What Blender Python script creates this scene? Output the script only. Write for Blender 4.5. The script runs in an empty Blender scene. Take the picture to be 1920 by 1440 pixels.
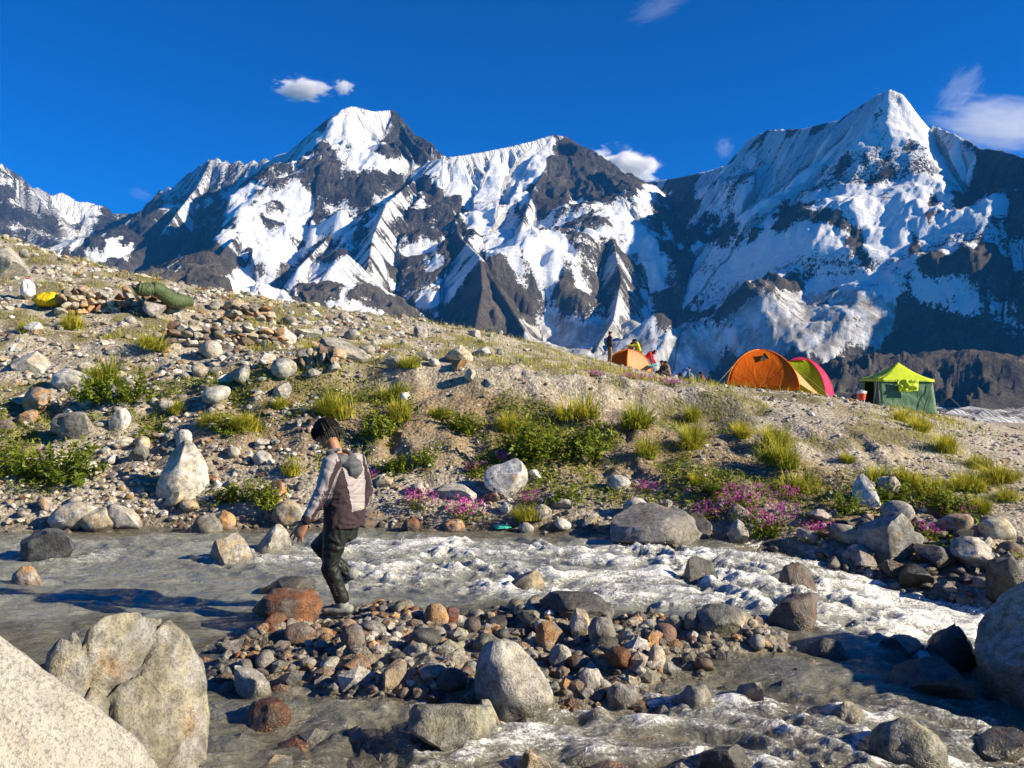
import bpy, bmesh, math, random
import numpy as np
from mathutils import Vector, Matrix
R = math.radians
scene = bpy.context.scene
col = scene.collection

# ---------------------------------------------------------------- camera, sky, sun, exposure
FPX, HOR, EYE = 1507.0, 720.0, 2.0        # focal length in photo pixels, horizon row, eye height above the water
cam_d = bpy.data.cameras.new('camera'); cam = bpy.data.objects.new('camera', cam_d); col.objects.link(cam)
cam.location = (0, 0, EYE); cam.rotation_euler = (R(90), 0, 0)
cam_d.sensor_width = 36; cam_d.lens = FPX/1920*36; cam_d.clip_start = 0.05; cam_d.clip_end = 80000
scene.camera = cam

SUN_AZ, SUN_EL = 104.0, 25.0              # clockwise from +Y, elevation
world = bpy.data.worlds.new('World'); scene.world = world; world.use_nodes = True
wn = world.node_tree.nodes; wl = world.node_tree.links; wn.clear()
sky = wn.new('ShaderNodeTexSky'); sky.sky_type = 'NISHITA'; sky.sun_disc = False
sky.sun_elevation = R(SUN_EL); sky.sun_rotation = R(SUN_AZ); sky.altitude = 4300
sky.air_density = 1.15; sky.dust_density = 0.25; sky.ozone_density = 3.0
hs = wn.new('ShaderNodeHueSaturation'); hs.inputs['Saturation'].default_value = 1.6; hs.inputs['Value'].default_value = 1.0
bg = wn.new('ShaderNodeBackground'); bg.inputs['Strength'].default_value = 0.066
wo = wn.new('ShaderNodeOutputWorld')
wl.new(sky.outputs[0], hs.inputs['Color']); tint = wn.new('ShaderNodeMix'); tint.data_type = 'RGBA'; tint.blend_type = 'MULTIPLY'; tint.inputs[0].default_value = 1.0; tint.inputs[7].default_value = (.015, .74, 1.08, 1)
wl.new(hs.outputs[0], tint.inputs[6]); wl.new(tint.outputs[2], bg.inputs[0]); wl.new(bg.outputs[0], wo.inputs[0])

S = Vector((math.sin(R(SUN_AZ))*math.cos(R(SUN_EL)), math.cos(R(SUN_AZ))*math.cos(R(SUN_EL)), math.sin(R(SUN_EL))))
sun_d = bpy.data.lights.new('sun', 'SUN'); sun_d.energy = 5.0; sun_d.angle = R(0.5); sun_d.color = (1.0, 0.86, 0.63)
sun = bpy.data.objects.new('sun', sun_d); col.objects.link(sun)
sun.rotation_euler = (-S).to_track_quat('-Z', 'Y').to_euler(); sun.location = S*60
vs = scene.view_settings; vs.view_transform = 'Standard'; vs.look = 'None'; vs.exposure = 1.08; vs.gamma = 1.0
scene.cycles.max_bounces = 6; scene.cycles.diffuse_bounces = 2; scene.cycles.glossy_bounces = 2
scene.cycles.transmission_bounces = 2; scene.cycles.transparent_max_bounces = 8; scene.cycles.volume_bounces = 6
scene.cycles.sample_clamp_indirect = 4.0; scene.cycles.use_denoising = True
scene.cycles.caustics_reflective = False; scene.cycles.caustics_refractive = False

def P(px, py, d):                          # photo pixel + distance -> world point
    return np.array([(px-960)/FPX*d, d, EYE+(HOR-py)/FPX*d])

# ---------------------------------------------------------------- numpy noise
_rs = np.random.RandomState(7)
_perm = np.tile(_rs.permutation(256), 3)
_g2 = np.array([[math.cos(a), math.sin(a)] for a in np.linspace(0, 2*math.pi, 16, endpoint=False)])
_g3 = _rs.normal(size=(64, 3)); _g3 /= np.linalg.norm(_g3, axis=1)[:, None]
def pn(x, y, seed=0):
    x = np.asarray(x, float)+seed*17.31; y = np.asarray(y, float)+seed*9.17
    xi = np.floor(x).astype(int); yi = np.floor(y).astype(int); xf = x-xi; yf = y-yi
    u = xf*xf*xf*(xf*(xf*6-15)+10); v = yf*yf*yf*(yf*(yf*6-15)+10)
    def g(ix, iy, fx, fy):
        gr = _g2[_perm[_perm[ix & 255]+(iy & 255)] & 15]; return gr[..., 0]*fx+gr[..., 1]*fy
    a = g(xi, yi, xf, yf); b = g(xi+1, yi, xf-1, yf); c = g(xi, yi+1, xf, yf-1); d = g(xi+1, yi+1, xf-1, yf-1)
    return 1.5*((a+(b-a)*u)*(1-v)+(c+(d-c)*u)*v)
def pn3(p, seed=0):
    p = np.asarray(p, float)+seed*13.7
    i = np.floor(p).astype(int); f = p-i; w = f*f*f*(f*(f*6-15)+10)
    out = 0
    for dx in (0, 1):
        for dy in (0, 1):
            for dz in (0, 1):
                h = _perm[_perm[_perm[(i[:, 0]+dx) & 255]+((i[:, 1]+dy) & 255)]+((i[:, 2]+dz) & 255)] & 63
                gv = _g3[h]; dd = (gv*(f-np.array([dx, dy, dz]))).sum(1)
                out = out+dd*(w[:, 0] if dx else 1-w[:, 0])*(w[:, 1] if dy else 1-w[:, 1])*(w[:, 2] if dz else 1-w[:, 2])
    return 1.5*out
def fbm(x, y, o=4, seed=0, gain=.5):
    s = 0; a = 1; f = 1
    for k in range(o):
        s = s+a*pn(x*f, y*f, seed+k); a *= gain; f *= 2.03
    return s
def ridged(x, y, o=4, seed=0, gain=.5):
    s = 0; a = 1; f = 1; t = 0
    for k in range(o):
        s = s+a*(1-np.abs(pn(x*f, y*f, seed+k))*1.6); t += a; a *= gain; f *= 2.03
    return s/t
def sst(a, b, x):
    t = np.clip((x-a)/(b-a), 0, 1); return t*t*(3-2*t)

# ---------------------------------------------------------------- mesh + object helpers
def mesh_np(name, v, f, smooth=True):
    me = bpy.data.meshes.new(name); v = np.ascontiguousarray(v, np.float32); f = np.ascontiguousarray(f, np.int32)
    k = f.shape[1]; m = len(f)
    me.vertices.add(len(v)); me.vertices.foreach_set('co', v.ravel())
    me.loops.add(m*k); me.loops.foreach_set('vertex_index', f.ravel())
    me.polygons.add(m); me.polygons.foreach_set('loop_start', np.arange(m, dtype=np.int32)*k)
    me.polygons.foreach_set('use_smooth', np.full(m, smooth)); me.update(calc_edges=True); me.validate()
    return me
def grid_faces(nr, nc):
    i = np.arange(nr*nc).reshape(nr, nc)
    return np.stack([i[:-1, :-1], i[:-1, 1:], i[1:, 1:], i[1:, :-1]], -1).reshape(-1, 4)
def attr(me, name, arr):
    a = me.attributes.new(name, 'FLOAT', 'POINT'); a.data.foreach_set('value', np.ascontiguousarray(arr, np.float32).ravel())
def cattr(me, name, arr):                  # arr (n,3)
    a = me.attributes.new(name, 'FLOAT_COLOR', 'POINT'); c = np.ones((len(arr), 4), np.float32); c[:, :3] = arr
    a.data.foreach_set('color', c.ravel())
def obj(name, me, m=None, parent=None, loc=None):
    o = bpy.data.objects.new(name, me); col.objects.link(o)
    if m is not None and me is not None and len(me.materials) == 0: me.materials.append(m)
    if parent is not None: o.parent = parent
    if loc is not None: o.location = loc
    return o
def tag(o, label=None, cat=None, group=None, kind=None):
    if label: o['label'] = label
    if cat: o['category'] = cat
    if group: o['group'] = group
    if kind: o['kind'] = kind
    return o
def empty(name, loc=(0, 0, 0), rz=0):
    o = bpy.data.objects.new(name, None); col.objects.link(o); o.location = loc; o.rotation_euler = (0, 0, rz)
    o.empty_display_size = .1; return o

# ---------------------------------------------------------------- material helper
class NT:
    def __init__(s, name):
        s.m = bpy.data.materials.new(name); s.m.use_nodes = True; s.t = s.m.node_tree; s.t.nodes.clear()
        s.out = s.t.nodes.new('ShaderNodeOutputMaterial')
    def n(s, typ, **k):
        nd = s.t.nodes.new('ShaderNode'+typ)
        for a, b in k.items():
            if hasattr(nd, a): setattr(nd, a, b)
        return nd
    def set(s, sock, v):
        if hasattr(v, 'is_output') or isinstance(v, bpy.types.NodeSocket): s.t.links.new(v, sock)
        elif v is not None:
            if isinstance(v, (tuple, list)) and len(v) == 3 and sock.type == 'RGBA': v = (*v, 1)
            sock.default_value = v
    def math(s, op, a, b=None, c=None, clamp=False):
        nd = s.n('Math', operation=op, use_clamp=clamp)
        for i, v in enumerate((a, b, c)):
            if v is not None: s.set(nd.inputs[i], v)
        return nd.outputs[0]
    def mr(s, v, a, b, c=0., d=1., smooth=True):
        nd = s.n('MapRange', interpolation_type='SMOOTHSTEP' if smooth else 'LINEAR', clamp=True)
        for i, q in enumerate((v, a, b, c, d)): s.set(nd.inputs[i], q)
        return nd.outputs[0]
    def mix(s, f, a, b, mode='MIX'):
        nd = s.n('Mix', data_type='RGBA', blend_type=mode)
        s.set(nd.inputs[0], f); s.set(nd.inputs[6], a); s.set(nd.inputs[7], b); return nd.outputs[2]
    def mixf(s, f, a, b):
        nd = s.n('Mix', data_type='FLOAT'); s.set(nd.inputs[0], f); s.set(nd.inputs[2], a); s.set(nd.inputs[3], b); return nd.outputs[0]
    def pos(s): return s.n('NewGeometry').outputs['Position']
    def obj(s): return s.n('TexCoord').outputs['Object']
    def mapping(s, v, scale=(1, 1, 1), rot=(0, 0, 0), loc=(0, 0, 0)):
        nd = s.n('Mapping'); s.set(nd.inputs[0], v); nd.inputs['Scale'].default_value = scale; nd.inputs['Rotation'].default_value = rot
        nd.inputs['Location'].default_value = loc; return nd.outputs[0]
    def noise(s, v, scale, det=3, rough=.55, dist=0, color=False):
        nd = s.n('TexNoise'); s.set(nd.inputs['Vector'], v); nd.inputs['Scale'].default_value = scale
        nd.inputs['Detail'].default_value = det; nd.inputs['Roughness'].default_value = rough; nd.inputs['Distortion'].default_value = dist
        return nd.outputs['Color' if color else 'Fac']
    def vor(s, v, scale, out='Distance', feature='F1'):
        nd = s.n('TexVoronoi', feature=feature); s.set(nd.inputs['Vector'], v); nd.inputs['Scale'].default_value = scale
        return nd.outputs[out]
    def attr(s, name, out='Fac'):
        nd = s.n('Attribute'); nd.attribute_name = name; return nd.outputs[out]
    def ramp(s, f, stops):
        nd = s.n('ValToRGB'); s.set(nd.inputs[0], f); e = nd.color_ramp.elements
        while len(e) > len(stops): e.remove(e[-1])
        while len(e) < len(stops): e.new(.5)
        for q, (p, c) in zip(e, stops): q.position = p; q.color = (*c, 1)
        return nd.outputs[0]
    def bump(s, h, strength=.3, dist=.01, normal=None):
        nd = s.n('Bump'); s.set(nd.inputs['Height'], h); nd.inputs['Strength'].default_value = strength; nd.inputs['Distance'].default_value = dist
        if normal is not None: s.set(nd.inputs['Normal'], normal)
        return nd.outputs[0]
    def bsdf(s, color, rough=.8, normal=None, spec=.3, metal=0., trans=None, sub=None, alpha=None, sheen=None):
        b = s.n('BsdfPrincipled'); s.set(b.inputs['Base Color'], color); s.set(b.inputs['Roughness'], rough)
        s.set(b.inputs['Specular IOR Level'], spec); s.set(b.inputs['Metallic'], metal)
        if normal is not None: s.set(b.inputs['Normal'], normal)
        if alpha is not None: s.set(b.inputs['Alpha'], alpha)
        if sheen is not None: s.set(b.inputs['Sheen Weight'], sheen)
        o = b.outputs[0]
        if trans is not None:
            t = s.n('BsdfTranslucent'); s.set(t.inputs[0], trans[1])
            if normal is not None: s.set(t.inputs['Normal'], normal)
            mx = s.n('MixShader'); mx.inputs[0].default_value = trans[0]
            s.t.links.new(o, mx.inputs[1]); s.t.links.new(t.outputs[0], mx.inputs[2]); o = mx.outputs[0]
        s.t.links.new(o, s.out.inputs[0]); return s.m

def rock_material(name, source, blotch=1.):
    t = NT(name); p = t.pos()
    if source == 'object':
        oi = t.n('ObjectInfo'); base = oi.outputs['Color']; dry = oi.outputs['Alpha']
        pv = t.n('VectorMath', operation='ADD'); t.set(pv.inputs[0], p); t.set(pv.inputs[1], oi.outputs['Location']); p2 = pv.outputs[0]
    else:
        base = t.attr('tone', 'Color'); dry = 1.0; p2 = p
    n1 = t.noise(p2, 2.6, 4, .6); n2 = t.noise(p2, 14, 4, .65); n3 = t.noise(p2, 75, 3, .7); n4 = t.noise(p2, 210, 2, .6)
    c = t.mix(blotch, base, t.ramp(n1, [(.28, (.50, .48, .45)), (.5, (.95, .95, .95)), (.72, (1.35, 1.32, 1.26))]), 'MULTIPLY')
    c = t.mix(blotch, c, t.ramp(n2, [(.32, (.50, .50, .51)), (.5, (1, 1, 1)), (.68, (1.38, 1.37, 1.33))]), 'MULTIPLY')
    c = t.mix(t.mr(n3, .50, .62, 0, .7), c, t.mix(1., c, (.42, .42, .43), 'MULTIPLY'))
    c = t.mix(t.mr(n4, .55, .66, 0, .45), c, t.mix(1., c, (1.5, 1.5, 1.48), 'MULTIPLY'))
    lum = t.n('RGBToBW'); t.set(lum.inputs[0], c); gry = t.math('MULTIPLY', lum.outputs[0], 1.15); cg = t.n('CombineColor'); [t.set(cg.inputs[i], gry) for i in range(3)]
    c = t.mix(t.mr(t.noise(p2, 6.5, 4, .6, .5), .42, .62, 0, .75*blotch), c, cg.outputs[0])
    rust = t.mr(t.noise(p2, 3.7, 3, .55, .6), .60, .72, 0, .55*blotch)
    c = t.mix(rust, c, t.mix(1., c, (1.25, .78, .42), 'MULTIPLY'))
    sep = t.n('SeparateXYZ'); t.set(sep.inputs[0], t.pos())
    zz = t.math('ADD', sep.outputs[2], t.math('MULTIPLY', t.math('SUBTRACT', n2, .5), .1))
    near = t.mr(sep.outputs[1], 11.0, 11.6, 1, 0)
    wet = t.math('MULTIPLY', t.mr(zz, .015, .10, 1, 0), near)
    wet = t.math('MAXIMUM', wet, t.math('SUBTRACT', 1.0, dry), clamp=True)
    c = t.mix(wet, c, t.mix(1., c, (.46, .45, .42), 'MULTIPLY'))
    rough = t.mixf(wet, .88, .26)
    hgt = t.math('ADD', t.math('MULTIPLY', n2, .6), t.math('MULTIPLY', n3, .35))
    return t.bsdf(c, rough, t.bump(hgt, .8, .04), spec=t.mixf(wet, .2, .5))
M = {}
M['rock'] = rock_material('rock', 'object')
M['granite'] = rock_material('granite', 'object', .35)
M['gravel'] = rock_material('gravel', 'attr')
def plain(name, c, rough=.7, nscale=30, amt=.25, bump=.15, trans=None, spec=.3, dist=.01):
    t = NT(name); p = t.obj(); n = t.noise(p, nscale, 3, .6)
    cc = t.mix(1., c, t.ramp(n, [(.3, (1-amt,)*3), (.7, (1+amt,)*3)]), 'MULTIPLY')
    M[name] = t.bsdf(cc, rough, t.bump(n, bump, dist) if bump else None, spec, trans=trans); return M[name]
# ---------------------------------------------------------------- near terrain: one height function for the moraine bank and the stream bed
_shx = np.array([-30, -12, -6.9, -4.9, -2.7, -1.2, .3, 2.0, 2.95, 3.5, 3.8, 4.1, 4.9, 8, 30.])
_shy = np.array([10.4, 10.6, 10.8, 11.2, 11.2, 11.1, 10.8, 10.45, 10.1, 9.8, 9.35, 9.0, 8.3, 7.2, 6.])
def shore(x): return np.interp(x, _shx, _shy)
def water_level(x, y): return -0.42*sst(2.2, 5.2, x+(8-y)*.12)
_cols = [
 (-700, [(1000, 10.7), (900, 12), (760, 14.5), (600, 19), (470, 26), (380, 34), (360, 44)]),
 (-250, [(1000, 10.8), (900, 12), (760, 14.5), (620, 18.5), (520, 23), (440, 29), (400, 36), (420, 48)]),
 (0, [(1000, 10.8), (930, 11.5), (850, 12.8), (760, 14.5), (650, 17), (560, 20), (500, 24), (445, 30), (470, 40), (540, 55)]),
 (150, [(1000, 11), (920, 11.7), (850, 12.8), (760, 14.4), (660, 16.7), (590, 19.5), (540, 22.5), (490, 27), (520, 38), (600, 55)]),
 (300, [(990, 11.2), (920, 11.8), (850, 12.8), (760, 14.2), (690, 16), (630, 18.3), (580, 21), (545, 24), (565, 32), (640, 50)]),
 (450, [(985, 11.2), (905, 11.9), (835, 12.9), (750, 14.3), (690, 15.5), (640, 18.3), (595, 22), (562, 25), (590, 33), (660, 50)]),
 (600, [(985, 11.2), (900, 12), (820, 13), (745, 14.2), (695, 15.2), (655, 18), (615, 22), (582, 26), (600, 34), (670, 50)]),
 (750, [(988, 11.1), (910, 11.8), (830, 12.9), (750, 14.1), (700, 15.1), (670, 18), (630, 23), (600, 28), (615, 36), (680, 52)]),
 (900, [(992, 11), (930, 11.6), (850, 12.7), (770, 13.9), (707, 15), (685, 18), (655, 23), (624, 29), (635, 36), (690, 52)]),
 (1030, [(997, 10.8), (935, 11.4), (850, 12.7), (772, 14.0), (712, 15.5), (693, 20), (668, 27), (652, 34), (660, 42), (700, 58)]),
 (1150, [(1005, 10.6), (940, 11.3), (860, 12.6), (780, 14.2), (724, 16), (708, 22), (696, 31), (689, 42), (694, 50), (730, 62)]),
 (1205, [(1008, 10.6), (940, 11.3), (860, 12.6), (782, 14.2), (728, 16), (712, 22), (702, 31), (696, 42), (698, 50), (735, 62)]),
 (1300, [(1015, 10.4), (940, 11.2), (860, 12.6), (790, 14.3), (737, 16.5), (724, 22), (719, 27), (728, 34), (740, 44), (800, 60)]),
 (1430, [(1030, 10.05), (950, 10.9), (870, 12.2), (800, 14), (742, 17), (732, 21), (729, 26), (742, 33), (770, 44), (830, 60)]),
 (1540, [(1050, 9.7), (970, 10.5), (890, 11.8), (815, 13.6), (757, 16.5), (745, 21), (742, 25), (752, 31), (800, 44), (850, 60)]),
 (1640, [(1100, 9.1), (1000, 10), (900, 11.7), (820, 13.8), (772, 16.5), (760, 21), (764, 26), (773, 34), (780, 40), (850, 60), (900, 76)]),
 (1760, [(1110, 8.8), (1000, 10), (900, 11.9), (830, 14.5), (792, 19), (782, 26), (777, 33), (785, 40), (850, 60), (900, 76)]),
 (1920, [(1110, 8.5), (1000, 10), (900, 12.6), (855, 16.5), (835, 20.5), (840, 28), (850, 40), (890, 60), (930, 76)]),
 (2200, [(1120, 8.2), (1000, 9.8), (920, 12.2), (880, 16), (865, 20), (880, 30), (930, 50), (980, 76)]),
 (2700, [(1120, 7.5), (1000, 9.5), (930, 12), (900, 18), (920, 30), (960, 50), (1000, 76)]),
]
_cp = np.array([P(px, py, d) for px, L in _cols for py, d in L])
def _tps_fit(c):
    n = len(c); d = np.linalg.norm(c[:, None, :2]-c[None, :, :2], axis=2)
    K = np.where(d > 0, d*d*np.log(d+1e-9), 0)+np.eye(n)*.2
    Pm = np.c_[np.ones(n), c[:, :2]]
    A = np.block([[K, Pm], [Pm.T, np.zeros((3, 3))]])
    return np.linalg.solve(A, np.r_[c[:, 2], 0, 0, 0])
_w = _tps_fit(_cp)
def _tps(x, y):
    out = _w[-3]+_w[-2]*x+_w[-1]*y
    for k, c in enumerate(_cp):
        d2 = (x-c[0])**2+(y-c[1])**2+1e-9; out = out+_w[k]*.5*d2*np.log(d2)
    return out
GX0, GX1, GY0, GY1, GS = -48., 60., -3., 78., .11
_gx = np.arange(GX0, GX1, GS); _gy = np.arange(GY0, GY1, GS)
_X, _Y = np.meshgrid(_gx, _gy)
_xs, _ys = np.meshgrid(np.arange(GX0, GX1+.6, .5), np.arange(GY0, GY1+.6, .5))
_zs = _tps(_xs, _ys)
def _bil(Z, x, y, x0, y0, s):
    fx = np.clip((x-x0)/s, 0, Z.shape[1]-1.001); fy = np.clip((y-y0)/s, 0, Z.shape[0]-1.001)
    i = fx.astype(int); j = fy.astype(int); a = fx-i; b = fy-j
    return (Z[j, i]*(1-a)+Z[j, i+1]*a)*(1-b)+(Z[j+1, i]*(1-a)+Z[j+1, i+1]*a)*b
_bank = _bil(_zs, _X, _Y, GX0, GY0, .5)
_t = _Y-shore(_X)
_face = sst(.6, 1.6, _t)*(1-sst(5.5, 8, _t))
_rightslope = sst(3, 6, _X)
_bank = _bank+fbm(_X*.55, _Y*.55, 4, 3)*.13*sst(.2, 2, _t)*(1-.6*_rightslope)+fbm(_X*3.2, _Y*3.2, 3, 9)*.035*sst(-.2, .8, _t)*(1-.4*_rightslope)
_bank = _bank-_face*(ridged(_X*.9+fbm(_X*.4, _Y*.4, 2, 31)*.9+_Y*.12, _Y*.16, 3, 21)-.55)*.24*(1-.3*_rightslope)+_face*(ridged(_X*2.3+_Y*.4, _Y*.5, 3, 25)-.55)*.10
_bank = _bank+sst(18, 60, _Y)*fbm(_X*.12, _Y*.12, 3, 41)*.25*(1-sst(4, 9, _X))
_ye = 14.9+fbm(_X*.5, _X*.1, 3, 441)*.5+.12*np.clip(_X, 0, 9)
_em = sst(-6, -3.5, _X)*(1-sst(3.5, 6, _X))
_bank = _bank+_em*.26*(sst(-.16, .16, _Y-_ye)-.5)*np.exp(-((_Y-_ye)/1.6)**2)
_W = water_level(_X, _Y)
def bar_mask(x, y):
    e = ((x+.2+.12*(y-6.2))/2.15)**2+((y-6.15)/1.2)**2+fbm(x*.9, y*.9, 3, 51)*.5
    return 1-sst(.55, 1.35, e)
_bed = _W-.08-.30*sst(0, 1.2, -_t)*(.6+.4*sst(-3, 0, _X))
_bed = _bed+fbm(_X*1.3, _Y*1.3, 4, 61)*.10
_near = 1-sst(6.6, 8.0, _Y)
_bed = _bed*(1-_near)+_near*(_W-.13+fbm(_X*1.5, _Y*1.5, 4, 71)*.10)
_bed = _bed+(bar_mask(_X, _Y))*(.20+fbm(_X*2, _Y*2, 2, 81)*.05)
_bed = _bed+(1-sst(1.6, 3.4, _Y))*.75
_ft = np.exp(-((_X+1.55)**2+(_Y-6.85)**2)/.3**2); _bed = _bed*(1-_ft)+_ft*np.minimum(_bed, -.01)
_k = sst(-.25, .35, _t)
HG = _bed*(1-_k)+np.maximum(_bank, _W-.03)*_k
def H(x, y): return _bil(HG, np.asarray(x, float), np.asarray(y, float), GX0, GY0, GS)
def hit(px, py, dmin=3., dmax=76.):       # where the camera ray through a photo pixel meets the ground
    d = dmin*(dmax/dmin)**np.linspace(0, 1, 900)
    q = np.array([(px-960)/FPX*d, d, EYE+(HOR-py)/FPX*d])
    below = q[2] <= H(q[0], q[1])
    if not below.any(): i = int(np.argmin(q[2]-H(q[0], q[1])))
    else: i = int(np.argmax(below))
    return q[0][i], q[1][i], float(H(q[0][i], q[1][i]))
def slope_normal(x, y, e=.25):
    n = Vector((-(H(x+e, y)-H(x-e, y))/(2*e), -(H(x, y+e)-H(x, y-e))/(2*e), 1)); return n.normalized()

def ground_material():
    t = NT('silt'); p = t.pos()
    n1 = t.noise(p, .35, 4, .6); n2 = t.noise(p, 2.2, 5, .65); n3 = t.noise(p, 16, 4, .7); v = t.vor(p, 17, 'Color'); vd = t.vor(p, 17)
    c = t.ramp(n2, [(.25, (.185, .16, .125)), (.45, (.33, .295, .24)), (.6, (.43, .39, .325)), (.8, (.53, .49, .42))])
    c = t.mix(t.mr(n1, .48, .62, 0, .5), c, (.27, .205, .125))
    sepc = t.n('SeparateColor'); t.set(sepc.inputs[0], v)
    c = t.mix(t.mr(sepc.outputs[0], .5, .75, 0, .85), c, t.mix(sepc.outputs[1], (.16, .14, .11), (.58, .54, .46)))
    c = t.mix(1., c, t.ramp(n3, [(.3, (.62, .6, .57)), (.52, (1, 1, 1)), (.7, (1.3, 1.28, 1.24))]), 'MULTIPLY')
    c = t.mix(t.math('MULTIPLY', t.attr('earth'), t.mr(n2, .3, .6, .45, 1.)), c, t.mix(1., c, (.66, .56, .43), 'MULTIPLY'))
    moss = t.math('MULTIPLY', t.attr('moss'), t.mr(n3, .38, .6, .3, 1.))
    c = t.mix(moss, c, t.mix(n2, (.075, .075, .02), (.20, .17, .06)))
    wet = t.attr('wet'); c = t.mix(wet, c, t.mix(1., c, (.42, .40, .36), 'MULTIPLY'))
    h = t.math('ADD', t.math('MULTIPLY', vd, -.5), n3)
    return t.bsdf(c, t.mixf(wet, .92, .35), t.bump(h, .9, .05), spec=.25)
M['silt'] = ground_material()
# plants grow in patches: the same function places moss colour and loose grass
def green(x, y):
    t = y-shore(x)
    band = sst(.3, 1.3, t)*(1-sst(3.2, 4.6, t))*(1-.55*sst(2.5, 6, x))
    band = np.maximum(band, .9*sst(.4, 1., t)*(1-sst(2.2, 3.2, t))*sst(-2.6, -1.5, x)*(1-sst(3, 4.5, x)))
    top = sst(3.6, 4.6, t)*(1-sst(7.0, 9.0, x))*1.
    n = fbm(x*.55, y*.55, 4, 91)+.25*fbm(x*2.2, y*2.2, 2, 95)
    return np.clip(band*sst(-.12, .35, n)+top*sst(-.05, .3, n), 0, 1)
def build_ground():
    nr, nc = 560, 560
    r = 1.0*(86.)**np.linspace(0, 1, nr); a = np.radians(np.linspace(-60, 60, nc))
    rr, aa = np.meshgrid(r, a, indexing='ij'); x = rr*np.sin(aa); y = rr*np.cos(aa)-.6
    z = H(np.clip(x, GX0, GX1-.3), np.clip(y, GY0, GY1-.3))
    z = z+fbm(x*7, y*7, 2, 101)*.014*sst(3, 8, rr)
    far = sst(60, 86, rr); z = z*(1-far)+far*(-14)
    me = mesh_np('ground', np.stack([x, y, z], -1).reshape(-1, 3), grid_faces(nr, nc))
    t = y-shore(x)
    attr(me, 'wet', (1-sst(.05, .5, t+fbm(x*2, y*2, 2, 5)*.25))*(1-sst(.10, .22, z-water_level(x, y))))
    attr(me, 'moss', green(x, y)); attr(me, 'earth', sst(.7, 1.5, t)*(1-sst(3.4, 4.3, t))*sst(-7, -4, x)*(1-sst(4, 6.5, x)))
    return tag(obj('ground', me, M['silt']), 'pale silty moraine bank and bed of the stream', None, None, 'structure')
ground = build_ground()

# ---------------------------------------------------------------- the stream
SUNK = []                                  # (x, y, r, lift): rocks the current climbs over, filled in by the rock table below
def flow_noise(x, y):
    wx = fbm(x*.6, y*.6, 2, 111)*.7; wy = fbm(x*.6, y*.6, 2, 113)*.5
    return wx, wy
def rapid(x, y):                           # how wild the water runs
    t = shore(x)-y
    main = sst(.2, .9, t)*(1-sst(3.0, 4.0, t+.25*np.clip(-x, 0, 4)))
    wild = .40+.60*sst(-3.2, -1.2, x)
    casc = sst(2.2, 3.6, x)*(1-sst(6.5, 8, x))*sst(5.6, 6.6, y)
    low = .46*(1-sst(4.8, 5.8, y))*sst(-1.5, .3, x)+.28*(1-sst(4.8, 5.8, y))
    return np.clip(np.maximum(np.maximum(main*wild, casc), low), 0, 1)
def water_mat():
    t = NT('stream_water'); p = t.pos(); foam = t.attr('foam'); dep = t.attr('deep')
    pm = t.mapping(p, (1.0, 2.6, 1.0), (0, 0, R(7)))
    n1 = t.noise(pm, 3.2, 4, .55, .6); n2 = t.noise(pm, 11, 6, .68, .9); n3 = t.noise(p, 60, 3, .65, .4); n0 = t.noise(pm, 1.1, 3, .5, .5)
    f = t.math('MULTIPLY_ADD', t.math('SUBTRACT', n2, .5), 2.3, foam); f = t.math('MULTIPLY_ADD', t.math('SUBTRACT', n1, .5), 1.2, f); f = t.math('MULTIPLY_ADD', t.math('SUBTRACT', n3, .5), 1.7, f)
    f = t.math('POWER', t.mr(f, .2, 1.12, 0., 1., False), 1.75)
    c = t.mix(dep, (.19, .18, .14), (.175, .185, .165))
    c = t.mix(t.mr(n0, .4, .65), c, t.mix(1., c, (1.5, 1.5, 1.45), 'MULTIPLY'))
    c = t.mix(f, c, (.82, .83, .82))
    h = t.math('ADD', t.math('MULTIPLY', n1, 1.), t.math('ADD', t.math('MULTIPLY', n2, t.mixf(foam, .26, .42)), t.math('MULTIPLY', n3, t.mixf(foam, .012, .05))))
    nor = t.bump(h, .9, .10)
    al = t.math('MAXIMUM', t.mixf(dep, .42, .96), f)
    return t.bsdf(c, t.mixf(f, .045, .42), nor, spec=.6, alpha=al)
M['water'] = water_mat()
t_ = NT('foam'); M['foam'] = t_.bsdf((.85, .86, .85), .3, None, .5)
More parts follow.
